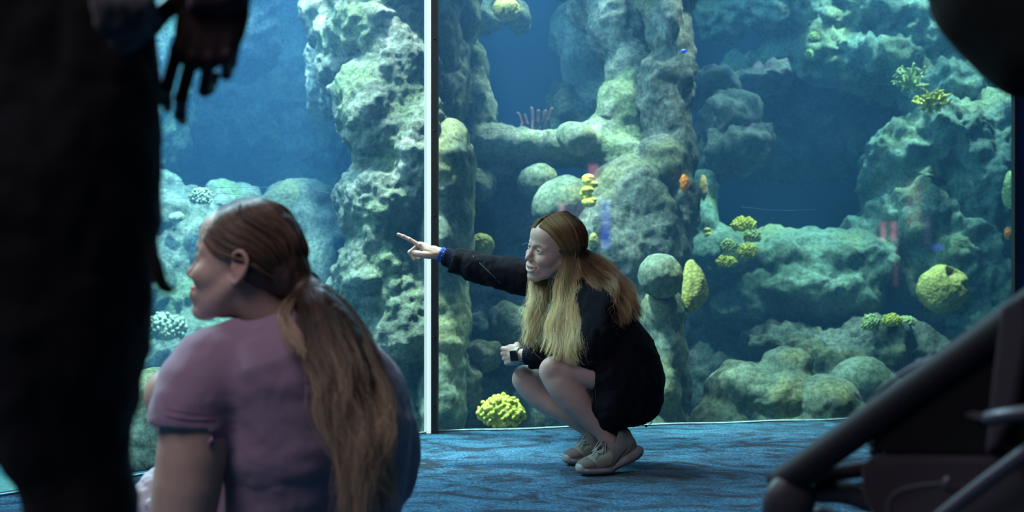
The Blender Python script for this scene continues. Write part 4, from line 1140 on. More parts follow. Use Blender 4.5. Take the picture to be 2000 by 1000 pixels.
# ribbed cuffs, built of ridges
def cuff(c0, c1, r0, r1, nrib, mat, name='cuff', par=None):
    c0, c1 = np.array(c0), np.array(c1); ax = c1 - c0; ax /= np.linalg.norm(ax)
    u = np.cross(ax, [0, 0, 1.0]); u /= np.linalg.norm(u); w_ = np.cross(ax, u)
    V, Fc = [], []; N_ = nrib * 4; R_ = 7
    for i in range(R_):
        t = i / (R_ - 1); c = c0 + (c1 - c0) * t; r = r0 + (r1 - r0) * t - .004 * (t > .99)
        for j in range(N_):
            a = 2 * math.pi * j / N_; rr = r + .0011 * math.cos(a * nrib) + .0015 * math.sin(t * 9)
            V.append(c + rr * (math.cos(a) * u + math.sin(a) * w_))
    for i in range(R_ - 1):
        for j in range(N_): Fc.append((i * N_ + j, i * N_ + (j + 1) % N_, (i + 1) * N_ + (j + 1) % N_, (i + 1) * N_ + j))
    return mesh_obj(name, V, Fc, mat, par)
cuff(G(893, 510, .255), G(868, 500, .268), .0385, .0335, 30, M_jktn, 'cuff', groot)
cuff(G(874, 503, .265), G(859, 496, .272), .0265, .029, 9, simple('undershirt_blue', (0.005, 0.07, 0.42), 0.8, bump=.3, scale=600), 'undershirt_cuff', groot)
cuff(G(1045, 694, -.012), G(1026, 692, .004), .042, .034, 30, M_jktn, 'cuff', groot)
# piping: sleeve seam, front hem; drawcord
M_pipe = simple('piping_teal', (0.05, 0.14, 0.17), 0.6)
def on_jacket(pts):
    """lay a path on the camera side of the jacket mesh"""
    bvh = _jb
    out = []
    for p in pts:
        o_ = Vector(cam.location); d = (Vector(p) - o_).normalized()
        hit = bvh.ray_cast(o_, d)
        out.append(np.array(hit[0]) - np.array(d) * .0015 if hit[0] is not None else np.array(p))
    return out
from mathutils.bvhtree import BVHTree
_jb = BVHTree.FromPolygons([tuple(x) for x in v], [tuple(x) for x in q.tolist()])
tube('piping', on_jacket([G(*p) for p in ((924, 500, .2), (940, 517, .2), (958, 534, .2), (978, 554, .2))]), .0011, M_pipe, groot, 5, 5)
M_seam = simple('seam_black', (0.018, 0.022, 0.035), 0.8)
tube('hem_binding', on_jacket([G(*p) for p in ((1155, 706, -.2), (1156, 740, -.2), (1158, 780, -.2), (1161, 815, -.2))]), .0030, M_seam, groot, 6, 6)
tube('zipper', on_jacket([G(*p) for p in ((1160, 706, -.2), (1161, 740, -.2), (1164, 780, -.2), (1167, 815, -.2))]), .0018, M_seam, groot, 6, 6)
a = G(1264, 806, -.06)
tube('drawcord', [G(1266, 806, -.06), G(1256, 816, -.07), G(1252, 826, -.07), G(1257, 831, -.07), G(1266, 831, -.07), G(1273, 824, -.07), G(1271, 812, -.07), G(1268, 804, -.06)], .0013, M_post, groot, 6, 6)
mesh_obj('toggle', *ball_geo(G(1262, 832, -.07), (.004, .004, .005)), M_post, groot)
mesh_obj('toggle', *ball_geo(G(1270, 803, -.06), (.008, .006, .006)), M_post, groot)

# watch on the left wrist
wx = np.array([-.62, .72, -.10]); wx /= np.linalg.norm(wx); wz = np.array([-.74, -.62, -.10]); wz /= np.linalg.norm(wz); wy = np.cross(wz, wx)
wc = wl - wx * .004
watch = empty('watch', wc, 'dark square-faced watch with pale band on the crouching woman\'s left wrist', 'watch')
band = []
for i in range(28):
    a = 2 * math.pi * i / 28
    for du in (-.010, .010):
        for rr in (.0235, .0260):
            band.append(wc + wx * du + rr * (math.cos(a) * wz * .95 + math.sin(a) * wy * 1.12))
Fc = []
for i in range(28):
    j = (i + 1) % 28; A, B_ = i * 4, j * 4
    Fc += [(A + 1, B_ + 1, B_ + 3, A + 3), (A, A + 2, B_ + 2, B_), (A, B_, B_ + 1, A + 1), (A + 2, A + 3, B_ + 3, B_ + 2)]
mesh_obj('band', band, Fc, simple('watch_band_pale', (0.42, 0.50, 0.46), 0.5), watch)
def obox(name, c, ex, ey, ez, mat, par, bev=.002):
    v = [c + sx * ex + sy * ey + sz * ez for sx in (-1, 1) for sy in (-1, 1) for sz in (-1, 1)]
    o = mesh_obj(name, v, [(0, 1, 3, 2), (4, 6, 7, 5), (0, 4, 5, 1), (2, 3, 7, 6), (0, 2, 6, 4), (1, 5, 7, 3)], mat, par, False)
    m = o.modifiers.new('bevel', 'BEVEL'); m.width = bev; m.segments = 3
    return o
obox('case', wc + wz * .029, wx * .017, wy * .020, wz * .0045, simple('watch_case', (0.05, 0.055, 0.06), 0.3, .8), watch, .004)
obox('screen', wc + wz * .0338, wx * .0145, wy * .0175, wz * .0006, simple('watch_screen', (0.006, 0.007, 0.010), 0.08), watch, .0005)

# shoes ----------------------------------------------------
M_up = cloth_mat('shoe_mesh_grey', (0.22, 0.23, 0.21), .85, 350, .6, .2, .1)
M_toe = cloth_mat('shoe_suede_taupe', (0.15, 0.135, 0.125), .9, 300, .5, .2, .1)
M_sole = simple('shoe_sole', (0.27, 0.27, 0.28), .6, vary=.15, scale=30)
M_lace = cloth_mat('shoe_lace', (0.30, 0.33, 0.31), .85, 900, .4)
def shoe(org, fwd, label, lift=24):
    org = np.array(org); e1 = np.array([fwd[0], fwd[1], 0.]); e1 /= np.linalg.norm(e1); e3 = np.array([0, 0, 1.]); e2 = np.cross(e3, e1)
    M = np.column_stack([e1, e2, e3])
    root = empty('sneaker', org, label, 'shoe')
    L_ = math.radians(lift)
    def bend(p):
        """heel lifts about the ball (x = -0.01)"""
        p = np.atleast_2d(np.array(p, float)).copy(); x = p[:, 0] + .015
        k = np.clip(-x / .035, 0, 1) * L_
        a = np.where(x < 0, k, 0)
        z = p[:, 2]
        nx = np.where(x < 0, x * np.cos(a * .92) + z * np.sin(a) , x) - .015
        nz = np.where(x < 0, -x * np.sin(a * .92) + z * np.cos(a), z)
        p[:, 0] = nx; p[:, 2] = nz
        return p
    W = lambda p: bend(p) @ M.T + org
    h = .0024
    # sole
    S = Sculpt((-.20, -.065, -.01), (.13, .065, .16), h)
    S.ell((.045, 0, .020), (.050, .042, .019), None, .012).ell((.0, .0, .018), (.070, .047, .018), None, .012).ell((-.07, 0, .020), (.060, .035, .020), None, .012).ell((-.125, 0, .026), (.052, .036, .028), None, .015)
    S.ell((.083, 0, .030), (.014, .026, .016), None, .012)
    S.half((0, 0, .002), (0, 0, -1), .002)
    S.ell((.0, 0, .075), (.080, .033, .052), None, .006, 'cut').ell((-.11, 0, .085), (.055, .030, .055), None, .006, 'cut')
    v, q = S.mesh()
    v[:, 1] *= 1 + .035 * np.sin(v[:, 0] * 60) * (v[:, 2] > .01)
    mesh_obj('sole', W(v), q, M_sole, root)
    sb = BVHTree.FromPolygons([tuple(x) for x in v], [tuple(x) for x in q.tolist()])
    for sgn in (1, -1):
        gp = []
        for x in np.linspace(.070, -.150, 16):
            z = .020 + .008 * math.sin((x + .03) * 26)
            h_ = sb.ray_cast(Vector((x, sgn * .1, z)), Vector((0, -sgn, 0)))
            if h_[0] is not None: gp.append((x, h_[0].y, z))
        tube('sole_groove', W(gp), .0013, M_toe, root, 6, 2)
    # upper
    S = Sculpt((-.20, -.065, -.01), (.13, .065, .17), h)
    S.ell((.050, 0, .034), (.043, .037, .024), None, .015).ell((.005, 0, .042), (.055, .041, .034), None, .02).ell((-.045, 0, .055), (.050, .036, .046), (0, .30, 0), .02)
    S.ell((-.115, 0, .062), (.045, .033, .050), None, .02).cone((-.095, 0, .08), (-.100, 0, .105), .036, .036, .015)
    S.ell((-.140, 0, .100), (.014, .020, .022), None, .01)
    S.cone((-.090, 0, .085), (-.075, 0, .17), .0275, .034, .006, 'cut')
    S.half((0, 0, .012), (0, 0, -1), .003)
    v, q = S.mesh()
    v_up, q_up = v.copy(), q
    up = mesh_obj('upper', W(v), q, M_up, root)
    # toe overlay: a thin shell over the front
    S2 = Sculpt((-.02, -.065, -.01), (.13, .065, .08), h)
    S2.ell((.050, 0, .0345), (.0445, .0385, .0255), None, .015).ell((.005, 0, .0425), (.0560, .0422, .0355), None, .02)
    S2.half((0, 0, .018), (0, 0, -1), .002)
    S2.half((.032, 0, .03), (-1, 0, .75), .003)
    v, q = S2.mesh(); mesh_obj('toe_cap', W(v), q, M_toe, root)
    # laces, eyelets and overlays are laid on the upper's own surface
    tb = BVHTree.FromPolygons([tuple(x) for x in v_up], [tuple(x) for x in q_up.tolist()])
    def top(x, y, off=.0015):
        h_ = tb.ray_cast(Vector((x, y, .16)), Vector((0, 0, -1)))
        return (x, y, (h_[0].z if h_[0] is not None else .06) + off)
    def flank(x, z, sg, off=.001):
        h_ = tb.ray_cast(Vector((x, sg * .1, z)), Vector((0, -sg, 0)))
        return (x, (h_[0].y if h_[0] is not None else sg * .04) + sg * off, z)
    xs_ = [.020 - k * .0125 for k in range(5)]
    for sgn in (1, -1):
        tube('eyestay', W([top(x, sgn * .016, .0005) for x in (.026, .014, .002, -.010, -.022, -.036)]), .0030, M_up, root, 6, 4)
        for x in xs_:
            mesh_obj('eyelet', *ball_geo(W([top(x, sgn * .0170, .0022)])[0], (.0024, .0024, .0024), 8, 5), M_post, root)
        for pts in (((.034, .030), (.005, .032), (-.020, .044), (-.040, .060)), ((.000, .026), (-.035, .034), (-.070, .048), (-.105, .064)), ((-.040, .028), (-.075, .034), (-.110, .050), (-.140, .070))):
            tube('side_overlay', W([flank(x, z, sgn) for x, z in catmull(np.array(pts), 4)]), .0015, M_toe, root, 6, 2)
    for x in xs_:
        tube('lace', W([top(x, -.018, .002), top(x - .003, -.006, .003), top(x - .004, .006, .003), top(x - .008, .018, .002)]), .0021, M_lace, root, 6, 4)
    tl = np.array([top(-.040, 0, .006)]); kn = W(tl)[0]
    mesh_obj('tongue', *ball_geo(W([top(-.040, 0, .000)])[0], (.016, .014, .010)), M_up, root)
    mesh_obj('knot', *ball_geo(kn, (.008, .008, .007)), M_lace, root)
    e2c = e2 if e2[1] < 0 else -e2
    for s1, f1, d1 in ((1, .055, .032), (.7, .008, .045), (-.9, .030, .028)):
        side = e2c * s1
        p = [kn, kn + e1 * f1 * .4 + side * .018 + e3 * .004, kn + e1 * f1 + side * .030 - e3 * d1, kn + e1 * (f1 + .006) + side * .026 - e3 * (d1 + .004), kn + e1 * f1 * .55 + side * .010 - e3 * d1 * .45, kn]
        tube('bow_loop', p, .0022, M_lace, root, 6, 6)
    tube('bow_end', [kn, kn + side * -.01 + e1 * .01 - e3 * .01, kn + e2c * .022 + e1 * .018 - e3 * .036], .0020, M_lace, root, 6, 6)
    return root
shoe((*G(1176, 908, -.13)[:2], 0.001), (-.93, -.36), 'nearer grey sneaker of the crouching woman, heel raised', 22)
shoe((*G(1146, 888, .09)[:2], 0.001), (-.90, -.42), 'farther grey sneaker of the crouching woman, mostly behind the nearer one', 22)

# hair ----------------------------------------------------
M_hairbase = simple('hair_base_brown', (0.07, 0.040, 0.018), 0.6, bump=.8, scale=200, vary=.4)
M_hair1 = hair_mat('hair_blonde', (0.21, 0.135, 0.062), (0.78, 0.66, 0.36), .38, (.26, .74))
hw = H1.w1
def shell(x, y, z, k=1.0):
    c = np.array([-.014, 0, .036]); r = np.array([.108, .088, .098]) * k
    d = np.array([x, y, z]) - c; d = d / np.linalg.norm(d / r)
    return hw(c + d)
S = Sculpt(G(1000, 750, 0) - (0, .28, 0), G(1280, 400, 0) + (0, .22, 0), .0045)
Mh = Matrix(H1.M.tolist())
S.ell(hw((-.026, 0, .036)), (.094, .084, .092), Mh.to_3x3(), .008)
S.ell(hw((.070, 0, -.03)), (.060, .070, .095), Mh.to_3x3(), .006, 'cut')
S.chain([shell(-.04, .09, -.02, .62), G(1124, 560, .02), G(1120, 620, -.05), G(1112, 670, -.12)], [.022, .024, .022, .010], .02, n=3)
S.chain([shell(-.09, .05, 0, .6), G(1150, 570, .0), G(1160, 620, -.08)], [.026, .024, .012], .02, n=3)
S.chain([shell(-.10, -.02, .02, .6), G(1160, 545, .02), G(1200, 575, -.03), G(1228, 605, -.05)], [.035, .030, .018, .008], .02, n=3)
v, q = S.mesh(); v = fold_noise(v, vnormals(v, q), .003, 30, (1, 1, .3))
hb = mesh_obj('hair', v, q, M_hairbase, groot)
near = [   # front to back; each: over the skull then down in front of the shoulder
    [shell(.072, .010, .085), shell(.052, .050, .070), shell(.018, .080, .030), shell(-.004, .088, -.02), G(1093, 556, -.055), G(1082, 605, -.09), G(1070, 650, -.13), G(1062, 690, -.16)],
    [shell(.055, .010, .105), shell(.035, .055, .080), shell(.002, .085, .030), shell(-.014, .088, -.02), G(1104, 558, -.060), G(1096, 612, -.10), G(1090, 665, -.15), G(1092, 704, -.19)],
    [shell(.030, .008, .125), shell(.015, .058, .085), shell(-.016, .088, .030), shell(-.028, .088, -.02), G(1116, 558, -.060), G(1110, 612, -.11), G(1106, 670, -.17), G(1124, 716, -.20)],
    [shell(.005, .006, .130), shell(-.008, .060, .090), shell(-.034, .088, .030), shell(-.046, .085, -.02), G(1128, 558, -.06), G(1127, 612, -.12), G(1126, 670, -.18), G(1134, 702, -.20)],
    [shell(-.015, .004, .130), shell(-.032, .058, .090), shell(-.056, .080, .030), shell(-.066, .075, -.02), G(1141, 556, -.055), G(1145, 606, -.12), G(1142, 655, -.20), G(1146, 688, -.22)],
]
back = [
    [shell(-.030, .02, .130), shell(-.060, .055, .080), shell(-.078, .060, .030), shell(-.085, .055, -.02), G(1158, 555, -.09), G(1180, 590, -.15), G(1176, 620, -.19), G(1186, 640, -.20)],
    [shell(-.040, .0, .130), shell(-.080, .035, .085), shell(-.105, .035, .030), shell(-.105, .030, -.02), G(1170, 535, -.05), G(1200, 565, -.11), G(1216, 600, -.14), G(1236, 632, -.15)],
    [shell(-.040, -.01, .130), shell(-.085, .0, .085), shell(-.120, .0, .030), shell(-.120, -.01, -.01), G(1178, 518, .0), G(1212, 548, -.03), G(1234, 585, -.07), G(1252, 625, -.09)],
    [shell(-.040, -.03, .130), shell(-.085, -.04, .085), shell(-.100, -.06, .040), shell(-.100, -.06, .0), G(1176, 510, .06), G(1206, 540, .04), G(1228, 570, 0), G(1244, 600, -.03)],
]
far = [
    [shell(.078, -.006, .080), shell(.068, -.050, .058), shell(.045, -.075, .020), shell(.030, -.082, -.03), G(1046, 556, .03), G(1040, 600, -.02), G(1034, 635, -.05), G(1026, 668, -.07)],
    [shell(.055, -.01, .105), shell(.040, -.055, .080), shell(.020, -.085, .030), shell(.015, -.086, -.03), G(1052, 560, .04), G(1052, 600, -.02), G(1046, 640, -.05), G(1044, 680, -.07)],
    [shell(.005, -.01, .130), shell(-.008, -.06, .090), shell(-.034, -.088, .030), shell(-.020, -.086, -.03), G(1066, 560, .05), G(1064, 600, .0), G(1058, 640, -.04), G(1058, 676, -.08)],
]
strands('hair_strands', [(near, 11000, .0062, .0095, .125, .026, 60), (far, 4200, .0060, .0085, .12, .045, 22)], M_hair1, groot, .00027, 3)
M_hair1b = hair_mat('hair_auburn', (0.12, 0.062, 0.030), (0.42, 0.26, 0.12), .38, (.30, .95))
strands('hair_strands', [([near[4], back[0]], 2600, .0070, .008, .125, .022, 14), (back, 7000, .0062, .011, .12, .028, 36)], M_hair1b, groot, .00027, 4)
# ---------------------------------------------------------------- the seated woman with the ponytail
WY = 2.25
def W_(px, py, dy=0.0): return P(px, py, WY + dy)
ws = WY / FPX
wroot = empty('person', (W_(560, 900)[0], WY, 0.0), 'seated woman in mauve t-shirt with long ponytail, seen from behind, smiling in profile', 'person')
H2 = Head(W_(477, 517), (-.985, .12, .11), (-.12, -.99, .02), 1.0)
parts = [head_mesh(H2, 0.75, neck_to=W_(560, 650, .03), neck_r=.052)]
S = Sculpt(W_(130, 1215, -.0) - (0, .35, 0), W_(860, 590, .0) + (0, .55, 0), .006)
# torso, hunched forward
S.chain([W_(560, 640, .04), W_(570, 700, .04), W_(590, 800, .07), W_(600, 920, .13), W_(600, 1080, .15)], [.055, .095, .11, .11, .12], .04)
S.ell(W_(600, 1140, .10), (.18, .15, .10), None, .05)
# left arm (camera side) hanging straight down, right arm reaching forward
S.chain([W_(408, 765, -.04), W_(383, 850, -.06), W_(358, 1000, -.07), W_(345, 1080, -.04)], [.064, .063, .056, .046], .02, n=3)
S.chain([W_(345, 1080, -.04), W_(330, 1130, .10), W_(320, 1150, .2)], [.042, .036, .028], .02, n=3)
S.chain([W_(720, 740, .12), W_(745, 860, .18), W_(735, 1000, .22), W_(640, 1080, .40)], [.058, .052, .045, .032], .02, n=3)
# legs folded: one knee up on the far side, one tucked
S.chain([W_(560, 1130, .10), W_(430, 900, .35), W_(338, 772, .42)], [.095, .078, .062], .03, n=3)
S.chain([W_(338, 772, .42), W_(385, 900, .42), W_(400, 1160, .42)], [.058, .050, .036], .02, n=3)
S.chain([W_(600, 1150, .0), W_(420, 1130, .2), W_(330, 1150, .34)], [.10, .085, .06], .03, n=3)
v, q = S.mesh(); v = relax(v, q, 1)
parts.append((v, q, np.zeros(len(v))))
parts.append(hand_mesh(W_(322, 1150, .2), (-.5, .8, -.2), (-.3, .1, .9), (-.8, -.6, .0), [(20, 30, 20)] * 4, [(.020, .026, -.010), (.045, .042, -.020), (.070, .045, -.030), (.090, .040, -.035)]))
parts.append(hand_mesh(W_(636, 1082, .42), (-.9, .3, -.2), (.1, .9, .3), (-.2, -.2, .95), [(20, 30, 20)] * 4, [(.020, .026, -.010), (.045, .042, -.020), (.070, .045, -.030), (.090, .040, -.035)]))
V, Q, T_ = merge(parts)
b2 = mesh_obj('body', V, Q, M_skin2, wroot); add_tint(b2, T_)
face_details(H2, wroot, (1, .05, 0))

M_tee = cloth_mat('tshirt_mauve', (0.34, 0.23, 0.32), .85, 800, .25, .1, .25)
S = Sculpt(W_(270, 1160, .0) - (0, .30, 0), W_(860, 570, 0) + (0, .40, 0), .005)
S.chain([W_(555, 672, .04), W_(575, 735, .02), W_(592, 840, .06), W_(602, 960, .12), W_(602, 1110, .14)], [.075, .140, .165, .165, .175], .05)
S.ell(W_(524, 724, .02), (.160, .13, .090), (0, -.14, 0), .05)           # shoulders
S.ell(W_(660, 800, .08), (.14, .14, .16), None, .05)
S.ell(W_(700, 900, .13), (.095, .12, .18), None, .05)
S.ell(W_(480, 900, .10), (.10, .12, .17), None, .04)
S.chain([W_(500, 705, 0), W_(434, 718, -.03), W_(398, 750, -.05), W_(379, 800, -.06), W_(374, 850, -.062)], [.070, .070, .069, .066, .066], .03, n=3)
S.chain([W_(640, 735, .1), W_(712, 760, .14), W_(742, 850, .18), W_(748, 930, .2)], [.075, .072, .066, .066], .03, n=3)
S.ell(W_(545, 645, .03), (.075, .068, .050), (0, -.35, 0), .025)
S.ell(W_(505, 648, .02), (.060, .060, .042), (0, -.35, 0), .03)
S.half(W_(374, 822, -.06), (-.06, 0, -1), .0) if False else None
# sleeve mouth: hollow below the hem
S.trim(W_(374, 829, -.06), (-.08, 0, -1), W_(270, 1170, 0) - (0, .3, 0), W_(434, 800, 0) + (0, .12, 0))
S.chain([W_(535, 625, .03), W_(505, 572, .0)], [.054, .066], .004, 'cut')
v, q = S.mesh(); n = vnormals(v, q)
v = fold_noise(v, n, .004, 5.0, (1, 1, 1.8)); v = fold_noise(v, vnormals(v, q), .0018, 15.0)
# the big creases: a horizontal fold across the back, creases fanning from the armpit, folds low on the back
def crease(v, n, pts, depth, width):
    pts = catmull(np.array(pts), 8)
    d = np.full(len(v), 9.0)
    for i in range(len(pts) - 1):
        a, b = pts[i], pts[i + 1]; ab = b - a
        xz = (0, 2)
        t = np.clip(((v[:, 0] - a[0]) * ab[0] + (v[:, 2] - a[2]) * ab[2]) / (ab[0] ** 2 + ab[2] ** 2 + 1e-9), 0, 1)
        d = np.minimum(d, np.hypot(v[:, 0] - a[0] - t * ab[0], v[:, 2] - a[2] - t * ab[2]))
    face = np.clip(-n[:, 1] * 2, 0, 1)
    return v + n * (depth * np.exp(-(d / width) ** 2) * face)[:, None]
n = vnormals(v, q)
for pts, dp, wd in [(((440, 850), (500, 820), (560, 790), (650, 785)), .014, .013), (((440, 868), (510, 845), (580, 815), (655, 800)), -.010, .012),
                    (((425, 800), (435, 750), (450, 715)), -.022, .013), (((415, 780), (440, 745), (470, 735)), .008, .008), (((405, 790), (420, 760)), -.008, .007),
                    (((445, 830), (450, 780), (440, 740)), .010, .008), (((440, 960), (520, 920), (590, 915)), .010, .012), (((470, 1000), (560, 960), (640, 950)), -.010, .014), (((450, 905), (540, 880), (640, 880)), -.008, .012),
                    (((520, 1000), (600, 940), (640, 900)), .009, .012)]:
    v = crease(v, n, [W_(a, b) for a, b in pts], dp * 1.5, wd)
v = relax(v, q, 1)
tee = mesh_obj('t_shirt', v, q, M_tee, wroot)
_tb = BVHTree.FromPolygons([tuple(x) for x in v], [tuple(x) for x in q.tolist()])
_jb = _tb
M_teeh = cloth_mat('tshirt_hem', (0.27, 0.14, 0.22), .85, 800, .25, .1, .2)
tube('sleeve_hem', on_jacket([W_(*p) for p in ((324, 812), (345, 817), (380, 820), (405, 820), (420, 819))]), .0009, M_teeh, wroot, 6, 6)
tube('sleeve_hem_stitch', on_jacket([W_(*p) for p in ((324, 797), (345, 803), (380, 806), (405, 806), (420, 805))]), .0005, M_teeh, wroot, 6, 6)
tube('collar', on_jacket([W_(*p) for p in ((474, 612), (500, 603), (530, 612), (560, 625), (590, 640))]), .0025, M_teeh, wroot, 6, 6)
# dark trousers below the shirt
M_trs = cloth_mat('trousers_dark', (0.02, 0.022, 0.035), .9, 500)
S = Sculpt(W_(200, 1220, 0) - (0, .3, 0), W_(860, 1000, 0) + (0, .5, 0), .009)
S.ell(W_(600, 1150, .04), (.21, .19, .10), None, .05)
S.chain([W_(600, 1158, .0), W_(470, 1145, .16)], [.105, .095], .03)
S.chain([W_(560, 1140, .10), W_(500, 1050, .24)], [.105, .095], .03)
v, q = S.mesh(); v[:, 2] = np.maximum(v[:, 2], .001); mesh_obj('shorts', v, q, M_trs, wroot)

# hair: cap pulled back over the ear, tail tied low
M_hairb2 = simple('hair_base_dark', (0.060, 0.036, 0.026), 0.5, bump=.8, scale=150, vary=.4)
M_hair2 = hair_mat('hair_brown_blonde', (0.10, 0.064, 0.050), (0.62, 0.46, 0.32), .34, (.30, .72))
M_hair2b = hair_mat('hair_brown_cap', (0.13, 0.080, 0.060), (0.19, 0.115, 0.080), .32, (.2, .9))
hw = H2.w1
def shell2(x, y, z, k=1.0):
    c = np.array([-.014, 0, .036]); r = np.array([.104, .084, .094]) * k
    d = np.array([x, y, z]) - c; d = d / np.linalg.norm(d / r)
    return hw(c + d)
tie = W_(594, 560, -.01)
S = Sculpt(W_(370, 1010, 0) - (0, .35, 0), W_(820, 380, 0) + (0, .25, 0), .0045)
Mh = Matrix(H2.M.tolist())
S.ell(hw((-.024, 0, .036)), (.092, .080, .090), Mh.to_3x3(), .008)
S.ell(hw((.072, 0, -.022)), (.066, .085, .080), Mh.to_3x3(), .006, 'cut')
S.ell(hw((-.012, .085, -.020)), (.030, .026, .036), Mh.to_3x3(), .006, 'cut')
S.chain([hw((-.06, 0, .0)), hw((-.095, 0, -.015)), tie], [.060, .040, .020], .03)
S.chain([tie, W_(625, 600, -.06), W_(665, 680, -.10), W_(690, 770, -.14), W_(700, 880, -.16), W_(705, 960, -.17)], [.018, .034, .044, .044, .034, .018], .02, n=3)
v, q = S.mesh(); v = fold_noise(v, vnormals(v, q), .003, 26, (1, 1, .3))
mesh_obj('hair', v, q, M_hairb2, wroot)
cap = []
for k, (x0, y0, z0, x1, y1, z1, x2, y2, z2) in enumerate([
    (.086, .020, .060, .030, .078, .012, -.040, .080, -.005), (.080, .014, .080, .020, .080, .035, -.040, .080, .020), (.060, .010, .105, .005, .075, .060, -.055, .070, .035),
    (.030, .008, .125, -.02, .068, .085, -.075, .055, .050), (.000, .004, .130, -.05, .045, .100, -.095, .035, .060), (-.010, .0, .130, -.07, .0, .100, -.118, .0, .050),
    (-.010, -.010, .130, -.05, -.06, .09, -.10, -.05, .04), (.040, -.010, .12, .0, -.075, .06, -.07, -.07, .02), (.080, -.015, .075, .02, -.085, .02, -.06, -.075, .0)]):
    cap.append([shell2(x0, y0, z0), shell2((x0 + x1) / 2, (y0 + y1) / 2 + .004, (z0 + z1) / 2), shell2(x1, y1, z1), shell2(x2, y2, z2), shell2((x2 - .11) / 2, y2 * .6, (z2 - .03) / 2), tie + (hw((-.1, y0, 0)) - hw((-.1, 0, 0))) * .3])
tail = [
    [tie + (-.01, -.012, -.01), W_(590, 610, -.10), W_(600, 680, -.14), W_(625, 730, -.17), W_(650, 790, -.19), W_(668, 870, -.21), W_(690, 985, -.22)],
    [tie + (-.004, -.018, 0), W_(612, 600, -.11), W_(635, 680, -.16), W_(662, 750, -.20), W_(678, 830, -.21), W_(690, 900, -.22), W_(705, 1010, -.23)],
    [tie + (.004, -.018, 0), W_(632, 600, -.10), W_(665, 680, -.15), W_(690, 750, -.19), W_(703, 830, -.21), W_(712, 900, -.22), W_(722, 1030, -.23)],
    [tie + (.012, -.012, .006), W_(655, 605, -.07), W_(700, 680, -.12), W_(722, 750, -.15), W_(732, 830, -.18), W_(738, 900, -.20), W_(742, 1000, -.21)],
    [tie + (.014, .0, .010), W_(662, 590, -.03), W_(712, 665, -.06), W_(738, 740, -.10), W_(748, 830, -.14), W_(752, 900, -.17), W_(748, 970, -.18)],
]
wisp = [[tie + (-.012, -.012, -.004), W_(560, 585, -.08), W_(545, 605, -.10), W_(550, 640, -.13), W_(572, 680, -.15)], [tie + (-.010, -.015, -.004), W_(575, 590, -.09), W_(562, 620, -.11), W_(575, 660, -.14), W_(598, 700, -.16)]]
strands('hair_strands', [(tail, 12000, .013, .012, .20, .03, 46), (wisp, 900, .006, .004, .1, .01, 12)], M_hair2, wroot, .00038, 5)
strands('hair_strands', [(cap, 6500, .0035, .001, .3, .004, 160)], M_hair2b, wroot, .00042, 6)
# hair tie with a few small pale beads
V, Fc = [], []
ax = (W_(640, 600, -.06) - tie); ax /= np.linalg.norm(ax); u = np.cross(ax, [0, 1.0, 0]); u /= np.linalg.norm(u); w2 = np.cross(ax, u)
ring = [tie + .025 * (math.cos(a) * u + math.sin(a) * w2) for a in np.linspace(0, 2 * math.pi, 17)]
tube('hair_tie', ring, .0095, simple('hair_tie_black', (0.008, 0.008, 0.01), .8, bump=.5, scale=300), wroot, 8, 3)
for dx, dz in ((-14, 18), (-7, 25), (-19, 12)):
    mesh_obj('hair_bead', *ball_geo(W_(594 + dx, 560 + dz, -.045), (.004, .004, .004)), simple('bead_pale', (.6, .65, .6), .2), wroot)

# small white cloth beside her arm
c = W_(296, 958, .30)
S = Sculpt(c - .10, c + .10, .003)
S.chain([W_(300, 1000, .3), W_(285, 975, .3), W_(300, 945, .32), W_(325, 930, .35)], [.030, .026, .026, .022], .012, n=3)
S.cone(W_(296, 985, .27), W_(330, 960, .30), .016, .012, .008)
v, q = S.mesh(); v = fold_noise(v, vnormals(v, q), .004, 28)
base = np.array([c[0], c[1], v[:, 2].min()])
o = mesh_obj('white_cloth', v - base, q, cloth_mat('cloth_white', (0.72, 0.70, 0.78), .9, 600)); o.location = base
tag(o, 'small bunched white cloth held low between standing figure and seated woman\'s arm', 'cloth')
# ---------------------------------------------------------------- the standing figure at the left edge
LY = 1.32
def L_(px, py, dy=0.0): return P(px, py, LY + dy)
lroot = empty('person', (L_(130, 900)[0], LY, 0.0), 'standing person in black at the left edge with one dark hand held out', 'person')
# body: legs to the floor, trunk, arm and hand
S = Sculpt((-1.05, 1.0, -.01), (-.28, 1.75, 1.62), .012)
for dx, dy in ((-.09, 0), (.112, .02)):
    x0 = L_(-35, 0)[0] + dx
    S.chain([(x0 - .02, LY + dy, .92), (x0 - .005, LY + dy, .50), (x0 + .002, LY + dy + .0, .10)], [.080, .045, .036], .02)
    S.cone((x0 - .02, LY + dy + .03, .05), (x0 - .12, LY + dy + .06, .035), .038, .030, .02)
xc = L_(-35, 0)[0]
S.chain([(xc, LY, .95), (xc, LY, 1.15), (xc, LY, 1.38)], [.13, .12, .13], .04)
S.chain([(xc, LY, 1.40), (xc - .01, LY, 1.52)], [.06, .05], .02)
v, q = S.mesh(); v = relax(v, q, 1)
parts = [(v, q, np.zeros(len(v)))]
Hd = Head((xc - .03, LY, 1.60), (-.6, .8, 0), (-.8, -.6, 0))
parts.append(head_mesh(Hd, 0.0, neck_to=(xc, LY, 1.46), h=.004))
wrl = L_(408, -20, .06)
